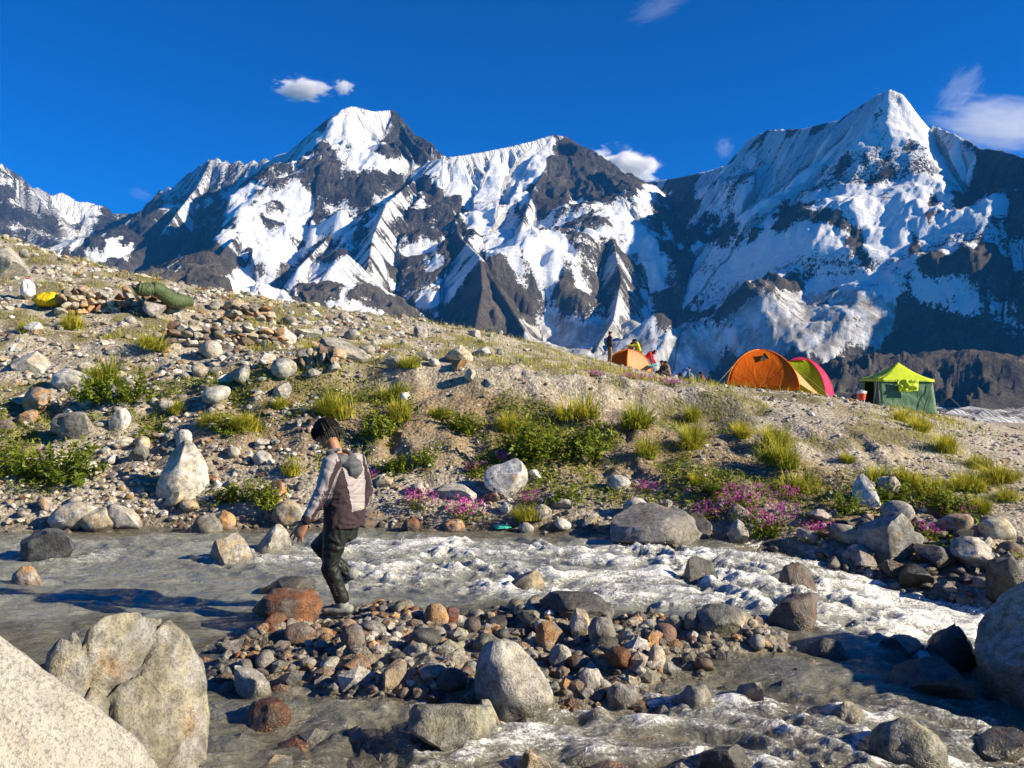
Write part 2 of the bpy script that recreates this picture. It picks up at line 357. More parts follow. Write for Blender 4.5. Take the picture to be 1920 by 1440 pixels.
def build_water():
    nr, nc = 350, 620
    r = 2.6*(12.2/2.6)**np.linspace(0, 1, nr); a = np.radians(np.linspace(-56, 56, nc))
    rr, aa = np.meshgrid(r, a, indexing='ij')
    x = rr*np.tan(aa); y = rr
    x = np.clip(x, -18, 18)
    w = water_level(x, y); rp = rapid(x, y)
    wx, wy = flow_noise(x, y)
    crest = ridged(x*.55+wx*.8, y*1.35+wy+x*.12, 3, 121)
    chop = ridged(x*1.5+wx*1.4, y*3.4+wy*2+x*.3, 3, 123)
    fine = fbm(x*5+wx*3, y*10+wy*2, 3, 127)
    z = w+rp*((crest-.6)*.16+(chop-.6)*.09+fine*.036)+(1-rp)*((crest-.6)*.05+(chop-.6)*.035+fine*.006)
    foam = rp*(1.5*(crest-.55)+1.2*(chop-.55)+.35*fine)+(rp-.34)*.70
    for (sx, sy, sr, lift) in SUNK:
        dx = (x-sx)/sr; dy = (y-sy)/(sr*.8); d2 = dx*dx+dy*dy
        z = z+lift*np.exp(-d2*1.4)
        wake = np.exp(-((dx-1.5)/1.3)**2-(dy/.9)**2); rim = np.exp(-((np.sqrt(d2)-1.05)/.22)**2)
        k = .35+.65*rapid(np.array(sx), np.array(sy))
        foam = foam+k*(wake*.75+rim*.45*(dx < .6))-np.exp(-d2*2.2)*.3
        z = z+wake*.03*(fbm(x*6, y*6, 2, 131))*k
    bed = H(x, y); depth = z-bed
    foam = foam+.25*rp*(1-sst(.02, .16, depth))
    me = mesh_np('stream', np.stack([x, y, z], -1).reshape(-1, 3), grid_faces(nr, nc))
    attr(me, 'foam', np.clip(foam, 0, 1.2)); attr(me, 'deep', sst(.02, .22, depth)*(.55+.45*sst(5.2, 7.2, y)))
    o = obj('stream', me, M['water'])
    rs = np.random.RandomState(17); fv = foam.ravel(); k = np.where((fv > .62) & (y.ravel() > 6.6) & (rs.rand(fv.size) < .10*np.clip(fv, 0, 1.2)))[0]; k = rs.permutation(k)[:9000]
    c = np.stack([x.ravel()[k], y.ravel()[k], z.ravel()[k]+.005+.035*rs.rand(len(k))**2.5], -1)+rs.normal(0, .015, (len(k), 3))*np.array([1, 1, .3])
    bv, bf = ico(1); sz = .003+.005*rs.rand(len(k))**2
    sm = mesh_np('spray', (c[:, None]+bv[None]*sz[:, None, None]).reshape(-1, 3), (bf[None]+(np.arange(len(k))*len(bv))[:, None, None]).reshape(-1, 3))
    tag(obj('spray', sm, M['foam'], o), 'white drops thrown up by the rapids', None, None, 'stuff')
    return tag(o, 'silty grey meltwater stream breaking into white rapids', None, None, 'structure')
# ---------------------------------------------------------------- far mountains: ridge lines with their own distance, slopes fall from the ridges
def K(L): return [P(px, py, d*1000) for px, py, d in L]
def pip(px, py, poly):
    ins = np.zeros(px.shape, bool); n = len(poly)
    for i in range(n):
        x1, y1 = poly[i]; x2, y2 = poly[(i+1) % n]
        if y1 == y2: continue
        c = ((y1 > py) != (y2 > py)) & (px < (x2-x1)*(py-y1)/(y2-y1)+x1); ins ^= c
    return ins
def mountain_material():
    t = NT('alpine'); p = t.pos(); sn = t.attr('snow'); dirt = t.attr('dirt')
    cx = t.n('CombineXYZ'); t.set(cx.inputs[0], t.math('MULTIPLY', t.attr('along'), .034)); t.set(cx.inputs[1], t.math('MULTIPLY', t.attr('down'), .0022))
    cx2 = t.n('CombineXYZ'); t.set(cx2.inputs[0], t.math('MULTIPLY', t.attr('along'), .10)); t.set(cx2.inputs[1], t.math('MULTIPLY', t.attr('down'), .006)); n5 = t.noise(cx2.outputs[0], 1.0, 4, .65, .3)
    pr = t.mapping(p, (.012, .012, .006))
    n1 = t.noise(cx.outputs[0], 1.0, 4, .6, .25); n2 = t.noise(pr, 1.0, 6, .7, .3); n3 = t.noise(t.mapping(p, (.05, .05, .022)), 1.0, 6, .78)
    n4 = t.noise(t.mapping(p, (.11, .11, .06)), 1.0, 3, .7)
    rock = t.ramp(n2, [(.25, (.018, .019, .022)), (.45, (.048, .046, .045)), (.58, (.09, .081, .071)), (.75, (.18, .16, .135))])
    rock = t.mix(1., rock, t.ramp(n3, [(.3, (.45, .45, .47)), (.5, (1, 1, 1)), (.7, (1.6, 1.55, 1.5))]), 'MULTIPLY')
    rock = t.mix(1., rock, t.ramp(n1, [(.3, (.6, .6, .62)), (.7, (1.4, 1.38, 1.35))]), 'MULTIPLY')
    f = t.math('MULTIPLY_ADD', t.math('SUBTRACT', n1, .5), 1.5, sn); f = t.math('MULTIPLY_ADD', t.math('SUBTRACT', n3, .5), 1.35, f)
    f = t.math('MULTIPLY_ADD', t.math('SUBTRACT', n4, .5), .7, f); f = t.math('MULTIPLY_ADD', t.math('SUBTRACT', n5, .5), 1.1, f)
    f = t.mr(f, .50, .58)
    sz = t.n('SeparateXYZ'); t.set(sz.inputs[0], p); lowr = t.mr(t.math('MULTIPLY_ADD', t.math('SUBTRACT', n2, .5), 500., sz.outputs[2]), 450., 1150., 1, 0)
    rock = t.mix(lowr, rock, t.mix(1., t.mix(.35, rock, (.10, .09, .075)), (1.55, 1.5, 1.42), 'MULTIPLY'))  # sun and shade put into the rock colour: lower slopes lighter, upper darker
    snow = t.mix(n1, (.72, .75, .80), (.90, .91, .93))
    snow = t.mix(t.math('MULTIPLY', dirt, t.mr(n2, .3, .65)), snow, (.30, .285, .26))
    c = t.mix(f, rock, snow)
    h = t.math('ADD', t.math('MULTIPLY', n2, t.mixf(f, 1., .15)), t.math('ADD', t.math('MULTIPLY_ADD', n5, t.mixf(f, .2, .6), t.math('MULTIPLY', n1, t.mixf(f, .55, 1.5))), t.math('MULTIPLY', n3, t.mixf(f, .6, .18))))
    return t.bsdf(c, t.mixf(f, .95, .6), t.bump(h, 1., 55.), spec=.15)
M['alpine'] = mountain_material()
RIDGES = [  # (slope, [(px, py, km)...])
 (1.3, [(1225, 340, 7.3), (1260, 334, 7.1), (1330, 320, 6.7), (1385, 300, 6.4), (1400, 263, 6.3), (1440, 243, 6.1), (1500, 241, 5.8), (1570, 226, 5.5), (1610, 200, 5.3), (1645, 178, 5.15), (1668, 166, 5.05), (1690, 174, 5.0), (1720, 205, 4.95), (1750, 235, 4.85), (1800, 255, 4.6), (1840, 278, 4.45), (1880, 282, 4.3), (1920, 295, 4.1), (2000, 330, 3.8), (2200, 360, 3.3), (2600, 380, 3.0)]),
 (1.25, [(1575, 395, 4.75), (1545, 430, 4.6), (1500, 500, 4.3), (1450, 590, 3.9)]),
 (1.25, [(1750, 235, 4.85), (1765, 330, 4.55), (1800, 420, 4.25), (1850, 500, 3.9), (1930, 570, 3.6)]),
 (1.3, [(1500, 241, 5.8), (1470, 330, 5.6), (1420, 430, 5.2), (1390, 520, 4.7), (1350, 600, 4.2)]),
 (1.3, [(1330, 320, 6.7), (1310, 400, 6.2), (1290, 480, 5.6), (1280, 560, 5.0)]),
 (1.0, [(805, 302, 6.7), (830, 296, 6.6), (860, 292, 6.6), (930, 280, 6.7), (1000, 264, 6.8), (1035, 252, 6.85), (1062, 255, 6.9), (1085, 280, 7.0), (1100, 305, 7.1), (1140, 330, 7.25), (1180, 342, 7.35), (1225, 340, 7.3)]),
 (1.4, [(1050, 253, 6.88), (1035, 300, 6.5), (1005, 345, 6.1), (985, 400, 5.6), (970, 450, 5.2)]),
 (1.3, [(1100, 305, 7.1), (1120, 380, 6.2), (1150, 450, 5.2), (1165, 520, 4.8), (1150, 600, 4.3), (1120, 650, 4.0)]),
 (1.25, [(800, 320, 6.8), (760, 350, 6.2), (725, 380, 5.7), (700, 440, 5.2), (690, 500, 4.8), (660, 560, 4.4), (620, 600, 4.1)]),
 (1.2, [(850, 390, 6.0), (860, 440, 5.3), (900, 480, 4.8), (905, 540, 4.4), (890, 620, 4.0)]),
 (1.2, [(905, 490, 4.8), (950, 560, 4.4), (985, 620, 4.1)]),
 (1.3, [(240, 402, 9.2), (270, 392, 9.0), (300, 355, 8.8), (330, 345, 8.6), (370, 310, 8.4), (400, 293, 8.2), (430, 301, 8.0), (480, 299, 7.8), (540, 285, 7.5), (575, 255, 7.3), (610, 225, 7.1), (640, 205, 7.1), (660, 198, 7.15), (700, 208, 7.3), (740, 205, 7.4), (755, 235, 7.3), (775, 265, 7.1), (795, 280, 6.9), (805, 302, 6.7)]),
 (1.15, [(740, 206, 7.4), (725, 250, 7.1), (705, 300, 6.8), (720, 340, 6.4)]),
 (1.35, [(610, 225, 7.1), (600, 290, 6.8), (560, 345, 6.5), (520, 385, 6.1), (480, 405, 5.9), (445, 440, 5.5), (400, 490, 5.1)]),
 (1.35, [(400, 293, 8.2), (370, 350, 7.6), (330, 400, 7.1), (300, 450, 6.6), (230, 480, 6.2)]),
 (1.3, [(620, 330, 6.8), (640, 400, 6.1), (610, 450, 5.6), (560, 500, 5.1)]),
 (.75, [(200, 530, 4.4), (250, 520, 4.3), (300, 495, 4.25), (350, 476, 4.2), (392, 469, 4.2), (425, 485, 4.2), (450, 530, 4.2), (500, 570, 4.1)]),
 (.8, [(590, 545, 4.3), (620, 500, 4.5), (650, 475, 4.7)]),
 (1.0, [(-400, 270, 9.0), (-100, 280, 9.0), (0, 303, 9), (30, 323, 9), (60, 349, 9.1), (100, 357, 9.2), (150, 369, 9.3), (190, 378, 9.3), (215, 394, 9.3), (250, 402, 9.2), (280, 410, 9.1)]),
 (1.0, [(30, 323, 9), (90, 390, 8.7), (150, 440, 8.4), (200, 470, 7.8)]),
 (.9, [(60, 440, 8.0), (150, 450, 7.2), (230, 420, 7.0)]),
 (.42, [(1580, 735, 2.6), (1640, 712, 2.7), (1700, 680, 2.8), (1770, 652, 2.8), (1840, 655, 2.7), (1920, 675, 2.5), (2100, 710, 2.3)]),
]
SNOW = [
 [(0, 300), (30, 320), (60, 346), (100, 354), (190, 376), (250, 400), (235, 412), (200, 395), (180, 420), (150, 432), (130, 425), (100, 400), (70, 374), (40, 337), (15, 325), (0, 330)],
 [(150, 485), (200, 450), (250, 445), (252, 470), (220, 490), (180, 494)],
 [(100, 455), (140, 440), (170, 410), (182, 425), (150, 455), (110, 466)],
 [(607, 240), (640, 203), (660, 196), (715, 212), (742, 203), (735, 225), (722, 262), (700, 268), (680, 263), (650, 268), (625, 272), (608, 255)],
 [(628, 262), (690, 262), (720, 298), (760, 303), (800, 308), (830, 335), (760, 333), (700, 320), (650, 312), (632, 295)],
 [(740, 303), (830, 303), (900, 350), (960, 380), (980, 430), (985, 540), (960, 530), (940, 470), (905, 480), (870, 520), (850, 560), (800, 600), (780, 575), (845, 500), (885, 430), (865, 385), (815, 345)],
 [(818, 298), (860, 290), (930, 277), (1000, 262), (1040, 250), (1065, 254), (1045, 265), (1030, 290), (1000, 340), (975, 385), (960, 405), (930, 380), (880, 352), (840, 322)],
 [(415, 352), (470, 345), (490, 340), (460, 395), (430, 395)], [(530, 385), (570, 352), (575, 375), (545, 400)],
 [(495, 490), (510, 440), (545, 400), (575, 390), (600, 395), (570, 440), (545, 480), (510, 495)], [(620, 400), (650, 390), (640, 430), (620, 440)],
 [(690, 405), (710, 380), (745, 360), (750, 400), (700, 435)], [(395, 291), (430, 298), (418, 322), (405, 312)], [(300, 350), (335, 345), (335, 372), (318, 360)],
 [(480, 296), (540, 283), (575, 253), (605, 235), (560, 297), (500, 314), (440, 307)], [(455, 440), (475, 402), (490, 405), (505, 460), (480, 472)],
 [(415, 540), (440, 505), (500, 496), (530, 508), (590, 490), (625, 500), (560, 540), (545, 572), (490, 557), (420, 557)],
 [(590, 510), (620, 490), (655, 470), (667, 500), (650, 560), (700, 572), (740, 582), (735, 605), (650, 595), (600, 578), (640, 540), (632, 516)],
 [(780, 492), (830, 458), (837, 475), (815, 502)], [(300, 502), (350, 478), (335, 507)],
 [(980, 330), (1003, 420), (1050, 440), (1080, 470), (1055, 500), (1020, 585), (1000, 560), (988, 480)],
 [(1120, 368), (1150, 400), (1180, 368), (1210, 348), (1237, 343), (1225, 400), (1230, 470), (1252, 535), (1220, 537), (1200, 460), (1148, 420)],
 [(1210, 540), (1245, 600), (1255, 645), (1185, 625)], [(980, 600), (1100, 605), (1200, 588), (1260, 618), (1340, 600), (1360, 650), (1300, 740), (980, 720)],
 [(1300, 340), (1310, 322), (1380, 300), (1400, 260), (1440, 242), (1500, 240), (1570, 223), (1640, 178), (1690, 168), (1722, 205), (1800, 254), (1837, 290), (1830, 340), (1800, 362), (1780, 400), (1740, 382), (1730, 422), (1680, 432), (1640, 412), (1580, 397), (1540, 397), (1500, 392), (1470, 372), (1440, 422), (1400, 442), (1370, 402), (1310, 382)],
 [(1560, 400), (1640, 403), (1690, 440), (1730, 480), (1790, 520), (1850, 560), (1930, 590), (1930, 645), (1860, 605), (1790, 585), (1730, 565), (1700, 545), (1670, 565), (1640, 500), (1615, 440)],
 [(1320, 500), (1350, 490), (1372, 540), (1318, 572)], [(1395, 565), (1500, 522), (1650, 520), (1695, 600), (1640, 655), (1560, 670), (1450, 660), (1350, 660), (1295, 625)],
 [(1745, 418), (1792, 470), (1770, 477)], [(1838, 408), (1892, 440), (1860, 442)], [(1290, 392), (1303, 422), (1283, 424)], [(1400, 470), (1440, 420), (1450, 440), (1420, 500)],
]
MIXED = [([(380, 300), (600, 250), (720, 330), (860, 400), (800, 560), (560, 560), (380, 440), (280, 440), (300, 350)], .34), ([(0, 320), (120, 420), (200, 470), (0, 480)], .30),
 ([(980, 400), (1240, 340), (1330, 420), (1380, 600), (980, 640)], .26), ([(1300, 380), (1560, 420), (1660, 520), (1420, 600), (1300, 560)], .18), ([(1700, 430), (1930, 330), (1930, 560), (1760, 520)], .14)]
DIRTY = [[(980, 600), (1100, 605), (1260, 610), (1500, 600), (1920, 720), (1920, 900), (980, 900)], [(1395, 545), (1500, 540), (1690, 560), (1695, 640), (1500, 690), (1300, 660)]]
def build_mountains():
    nr, nc = 430, 900
    a = np.arctan(np.linspace(-380-960, 2300-960, nc)/FPX)
    rr = np.r_[np.linspace(2150, 3400, 44, endpoint=False), np.linspace(3400, 7600, 340, endpoint=False), np.linspace(7600, 12500, 46)]
    yy, tt = np.meshgrid(rr, np.tan(a), indexing='ij'); x = yy*tt; y = yy.copy()
    wx = fbm(x/900, y/900, 3, 201)*130; wy = fbm(x/900, y/900, 3, 207)*130
    X = x+wx*.6; Y = y+wy*.6
    best = np.full(x.shape, -1e9); dist = np.full(x.shape, 1e9); along = np.zeros(x.shape)
    kn = 1+.15*fbm(x/700, y/700, 2, 211)
    for ri, (slope, L) in enumerate(RIDGES):
        pts = K(L); s0 = ri*9000.
        for p, q in zip(pts[:-1], pts[1:]):
            dx, dy = q[0]-p[0], q[1]-p[1]; l2 = dx*dx+dy*dy; ln = math.sqrt(l2)
            u = np.clip(((x-p[0])*dx+(y-p[1])*dy)/l2, 0, 1); d0 = np.hypot(x-p[0]-u*dx, y-p[1]-u*dy)
            uw = np.clip(((X-p[0])*dx+(Y-p[1])*dy)/l2, 0, 1); dw = np.hypot(X-p[0]-uw*dx, Y-p[1]-uw*dy)
            f = sst(60, 500, d0); d = d0*(1-f)+dw*f; u = u*(1-f)+uw*f
            h = p[2]+u*(q[2]-p[2])-slope*kn*d*(.74+.34*np.exp(-d/450))
            m = h > best; best = np.where(m, h, best); dist = np.where(m, d, dist); along = np.where(m, s0+u*ln, along)
            s0 += ln
    sa = along+fbm(x/240, y/240, 3, 215)*45
    ribs = ridged(sa/430, dist/1500, 3, 221, .5)-.6; ribs2 = ridged(sa/110, dist/520, 3, 225, .55)-.6
    rough = ridged(x/170, y/170, 5, 231, .62)-.6
    h0 = best+np.minimum(dist*.6, 290)*ribs; hd = np.minimum(dist*.4+6, 105)*ribs2+np.minimum(dist*.25+8, 55)*rough; h = h0+hd
    px = 960+FPX*x/y; py = HOR-FPX*(h-EYE)/y
    qx = px+fbm(x/200, y/200, 4, 241, .6)*15; qy = py+fbm(x/200, y/200, 4, 243, .6)*18
    snow = np.zeros(x.shape)
    for poly in SNOW: snow = np.maximum(snow, pip(qx, qy, poly)*.83)
    # thin snow lies in the gullies between the ribs
    gully = np.clip(.5-ribs2*1.3-ribs*.4+fbm(x/70, y/70, 3, 251)*.35, 0, 1)
    for poly, v in MIXED: snow = np.maximum(snow, pip(qx, qy, poly)*np.clip(.31+v*.45+(gully-.58+v*.3)*1.7, 0.1, .8))
    rockpatch = np.clip((ribs2*1.2+fbm(x/120, y/120, 4, 257)*.9-.42)*4, 0, 1)
    snow = snow-rockpatch*.32*sst(0, 1, snow*2)*(py < 620)
    for _ in range(5):
        s2 = snow.copy(); s2[1:-1, 1:-1] = (snow[1:-1, 1:-1]*2+snow[:-2, 1:-1]*1.5+snow[2:, 1:-1]*1.5+snow[1:-1, :-2]+snow[1:-1, 2:])/7; snow = s2
    dirt = np.zeros(x.shape)
    for poly in DIRTY: dirt = np.maximum(dirt, pip(qx, qy, poly)*1.)
    sn_ = np.clip(snow*1.4-.2, 0, 1)
    for _ in range(26): sn_[1:-1, 1:-1] = (sn_[1:-1, 1:-1]+sn_[:-2, 1:-1]+sn_[2:, 1:-1]+sn_[1:-1, :-2]+sn_[1:-1, 2:])/5
    h = h0+hd*(1-.6*sn_)-np.minimum(dist*.6, 290)*ribs*.35*sn_
    fl = ridged((along+fbm(x/500, y/500, 2, 219)*40)/66, dist/4000, 3, 263, .6)-.6
    h = h+fl*52*sn_*np.clip(dist/90, .1, 1)
    base = -70+fbm(x/300, y/300, 4, 271)*26+sst(3000, 4300, y)*60
    h = base+(h-base)*sst(2150, 2600, y)
    low = h < base; h = np.where(low, base, h)
    snow = np.where(low, .5+.6*fbm(x/160, y/420, 3, 281), snow); dirt = np.where(low, 1., dirt)
    me = mesh_np('mountain_range', np.stack([x, y, h], -1).reshape(-1, 3), grid_faces(nr, nc))
    attr(me, 'snow', snow); attr(me, 'dirt', dirt); attr(me, 'along', along); attr(me, 'down', dist)
    return tag(obj('mountain_range', me, M['alpine']), 'snow-streaked rocky mountain range with fluted ice faces', None, None, 'structure')
build_mountains()
def build_glacier():
    nr, nc = 100, 200
    a = np.arctan(np.linspace(-500-960, 2400-960, nc)/FPX); rr = 70*(2700/70)**np.linspace(0, 1, nr)
    yy, tt = np.meshgrid(rr, np.tan(a), indexing='ij'); x = yy*tt; y = yy
    z = -14-56*sst(70, 420, y)+fbm(x/90, y/90, 4, 301)*14*sst(150, 500, y)+ridged(x/260+y/900, y/120, 3, 307)*16*sst(200, 600, y)-8
    z = z+30*sst(0, 1, (x-300)/300)*np.exp(-((y-500)/160)**2)
    me = mesh_np('glacier', np.stack([x, y, z], -1).reshape(-1, 3), grid_faces(nr, nc))
    dk = fbm(x/240+y/700, y/110, 4, 311)
    attr(me, 'snow', np.where(y > 330, .62+.9*dk, .1)); attr(me, 'dirt', np.full(x.shape, 1.)); attr(me, 'along', x); attr(me, 'down', y)
    return tag(obj('glacier', me, M['alpine']), 'rubble-covered grey glacier on the valley floor', None, None, 'structure')
build_glacier()

# ---------------------------------------------------------------- clouds
def cloud_material(name, density, scale, thr, stretch=(1, 1, 1)):
    t = NT(name); p = t.obj()
    ln = t.n('VectorMath', operation='LENGTH'); t.set(ln.inputs[0], p)
    n = t.noise(t.mapping(p, stretch), scale, 5, .62, .4)
    f = t.math('SUBTRACT', t.math('MULTIPLY', n, 1.5), t.math('MULTIPLY', ln.outputs['Value'], 1.0)); f = t.mr(f, thr, thr+.35)
    v = t.n('VolumeScatter'); v.inputs['Color'].default_value = (1, 1, 1, 1); v.inputs['Anisotropy'].default_value = .2
    t.set(v.inputs['Density'], t.math('MULTIPLY', f, density)); t.t.links.new(v.outputs[0], t.out.inputs['Volume']); return t.m
M['cloud'] = cloud_material('cloud', .02, 2.8, .16); M['wisp'] = cloud_material('wisp', .0009, 2.4, -.02, (1, 1, 1.8)); M['veil'] = cloud_material('veil', .00035, 2.6, 0., (1, 1, 1.6))
def cloud(px, py, km, w, h, label, mat='cloud', rot=0):
    bm = bmesh.new(); bmesh.ops.create_icosphere(bm, subdivisions=3, radius=1)
    me = bpy.data.meshes.new('cloud'); bm.to_mesh(me); bm.free()
    d = km*1000; o = obj('cloud', me, M[mat], None, P(px, py, d)); s = d/FPX
    o.scale = (w*s/2, w*s/2*.7, h*s/2); o.rotation_euler = (0, R(rot), 0)
    tag(o, label, 'cloud', 'small clouds in the sky')
cloud(565, 168, 12, 165, 60, 'small white puffy cloud above the snowy left peak')
cloud(643, 163, 12, 62, 46, 'smallest white cloud puff just over the left summit')
cloud(1158, 318, 14, 230, 120, 'bright white cloud rising behind the ridge saddle between the peaks')
cloud(1880, 235, 13, 330, 120, 'wide thin white cloud at the right edge of the sky', 'wisp', 8)
cloud(1800, 170, 13, 150, 90, 'faint feathery wisp beside the high right summit', 'veil', -50)
cloud(1358, 278, 12, 50, 60, 'tiny faint cloud over the right shoulder ridge', 'wisp')
cloud(262, 364, 16, 70, 34, 'low thin cloud beside the dark left ridge', 'veil', 12)
cloud(1235, 14, 9, 170, 50, 'thin wisp of cloud at the top of the sky', 'veil', -20)

def build_haze():
    bm = bmesh.new(); bmesh.ops.create_cube(bm, size=1); me = bpy.data.meshes.new('haze'); bm.to_mesh(me); bm.free()
    t = NT('haze_air'); v = t.n('VolumePrincipled'); v.inputs['Color'].default_value = (.05, .36, 1, 1); v.inputs['Density'].default_value = 1.9e-5; v.inputs['Anisotropy'].default_value = 0.0
    t.t.links.new(v.outputs[0], t.out.inputs['Volume'])
    h = tag(obj('haze', me, t.m), 'thin blue mountain air', None, None, 'stuff'); h.scale = (19000, 13000, 3150); h.location = (0, 6000, 1425)
build_haze()
# ---------------------------------------------------------------- rocks
_ico = {}
def ico(sub):
    if sub not in _ico:
        bm = bmesh.new(); bmesh.ops.create_icosphere(bm, subdivisions=sub, radius=1)
        v = np.array([q.co[:] for q in bm.verts]); f = np.array([[q.index for q in fc.verts] for fc in bm.faces]); bm.free(); _ico[sub] = (v, f)
    return _ico[sub]
def rock_shape(seed, sub=3, cuts=9, depth=(.55, .9), noise=.10, freq=1.3, fine=.02):
    v, f = ico(sub); v = v.copy(); rs = np.random.RandomState(seed)
    v = v*(1+.18*pn3(v*.8, seed)[:, None])
    for k in range(cuts):
        n = rs.normal(size=3); n /= np.linalg.norm(n); h = rs.uniform(*depth)
        d = v@n-h; m = d > 0; v[m] -= (d[m]*.93)[:, None]*n
    r = 1+noise*pn3(v*freq, seed+5)+noise*.5*pn3(v*freq*2.3, seed+9)+fine*pn3(v*freq*6, seed+13)+fine*.5*pn3(v*freq*13, seed+17)
    v = v*r[:, None]
    lo, hi = v.min(0), v.max(0); v = (v-(lo+hi)/2)/((hi-lo)/2)       # fills a box of +-1
    return v, f
ANG = [mesh_np('angular_stone', *rock_shape(100+i, 3, 11, (.42, .8), .07), smooth=False) for i in range(9)]
RND = [mesh_np('round_stone', *rock_shape(200+i, 3, 4, (.72, .95), .10, 1.1, .012)) for i in range(9)]
for q in ANG+RND: q.materials.append(M['rock'])
PAL = dict(pale=(.42, .39, .33), white=(.54, .52, .47), grey=(.27, .255, .22), dark=(.115, .11, .10), tan=(.40, .33, .22), rust=(.24, .105, .05), orange=(.42, .25, .12),
           brown=(.21, .145, .10), olive=(.27, .26, .19), blue=(.12, .13, .14), red=(.17, .05, .035), gran=(.335, .32, .28), lichen=(.225, .21, .165))
rng = random.Random(11)
def jit(c, a=.14):
    k = 1+rng.uniform(-a, a); return [max(.01, q*k*(1+rng.uniform(-.05, .05))) for q in c]
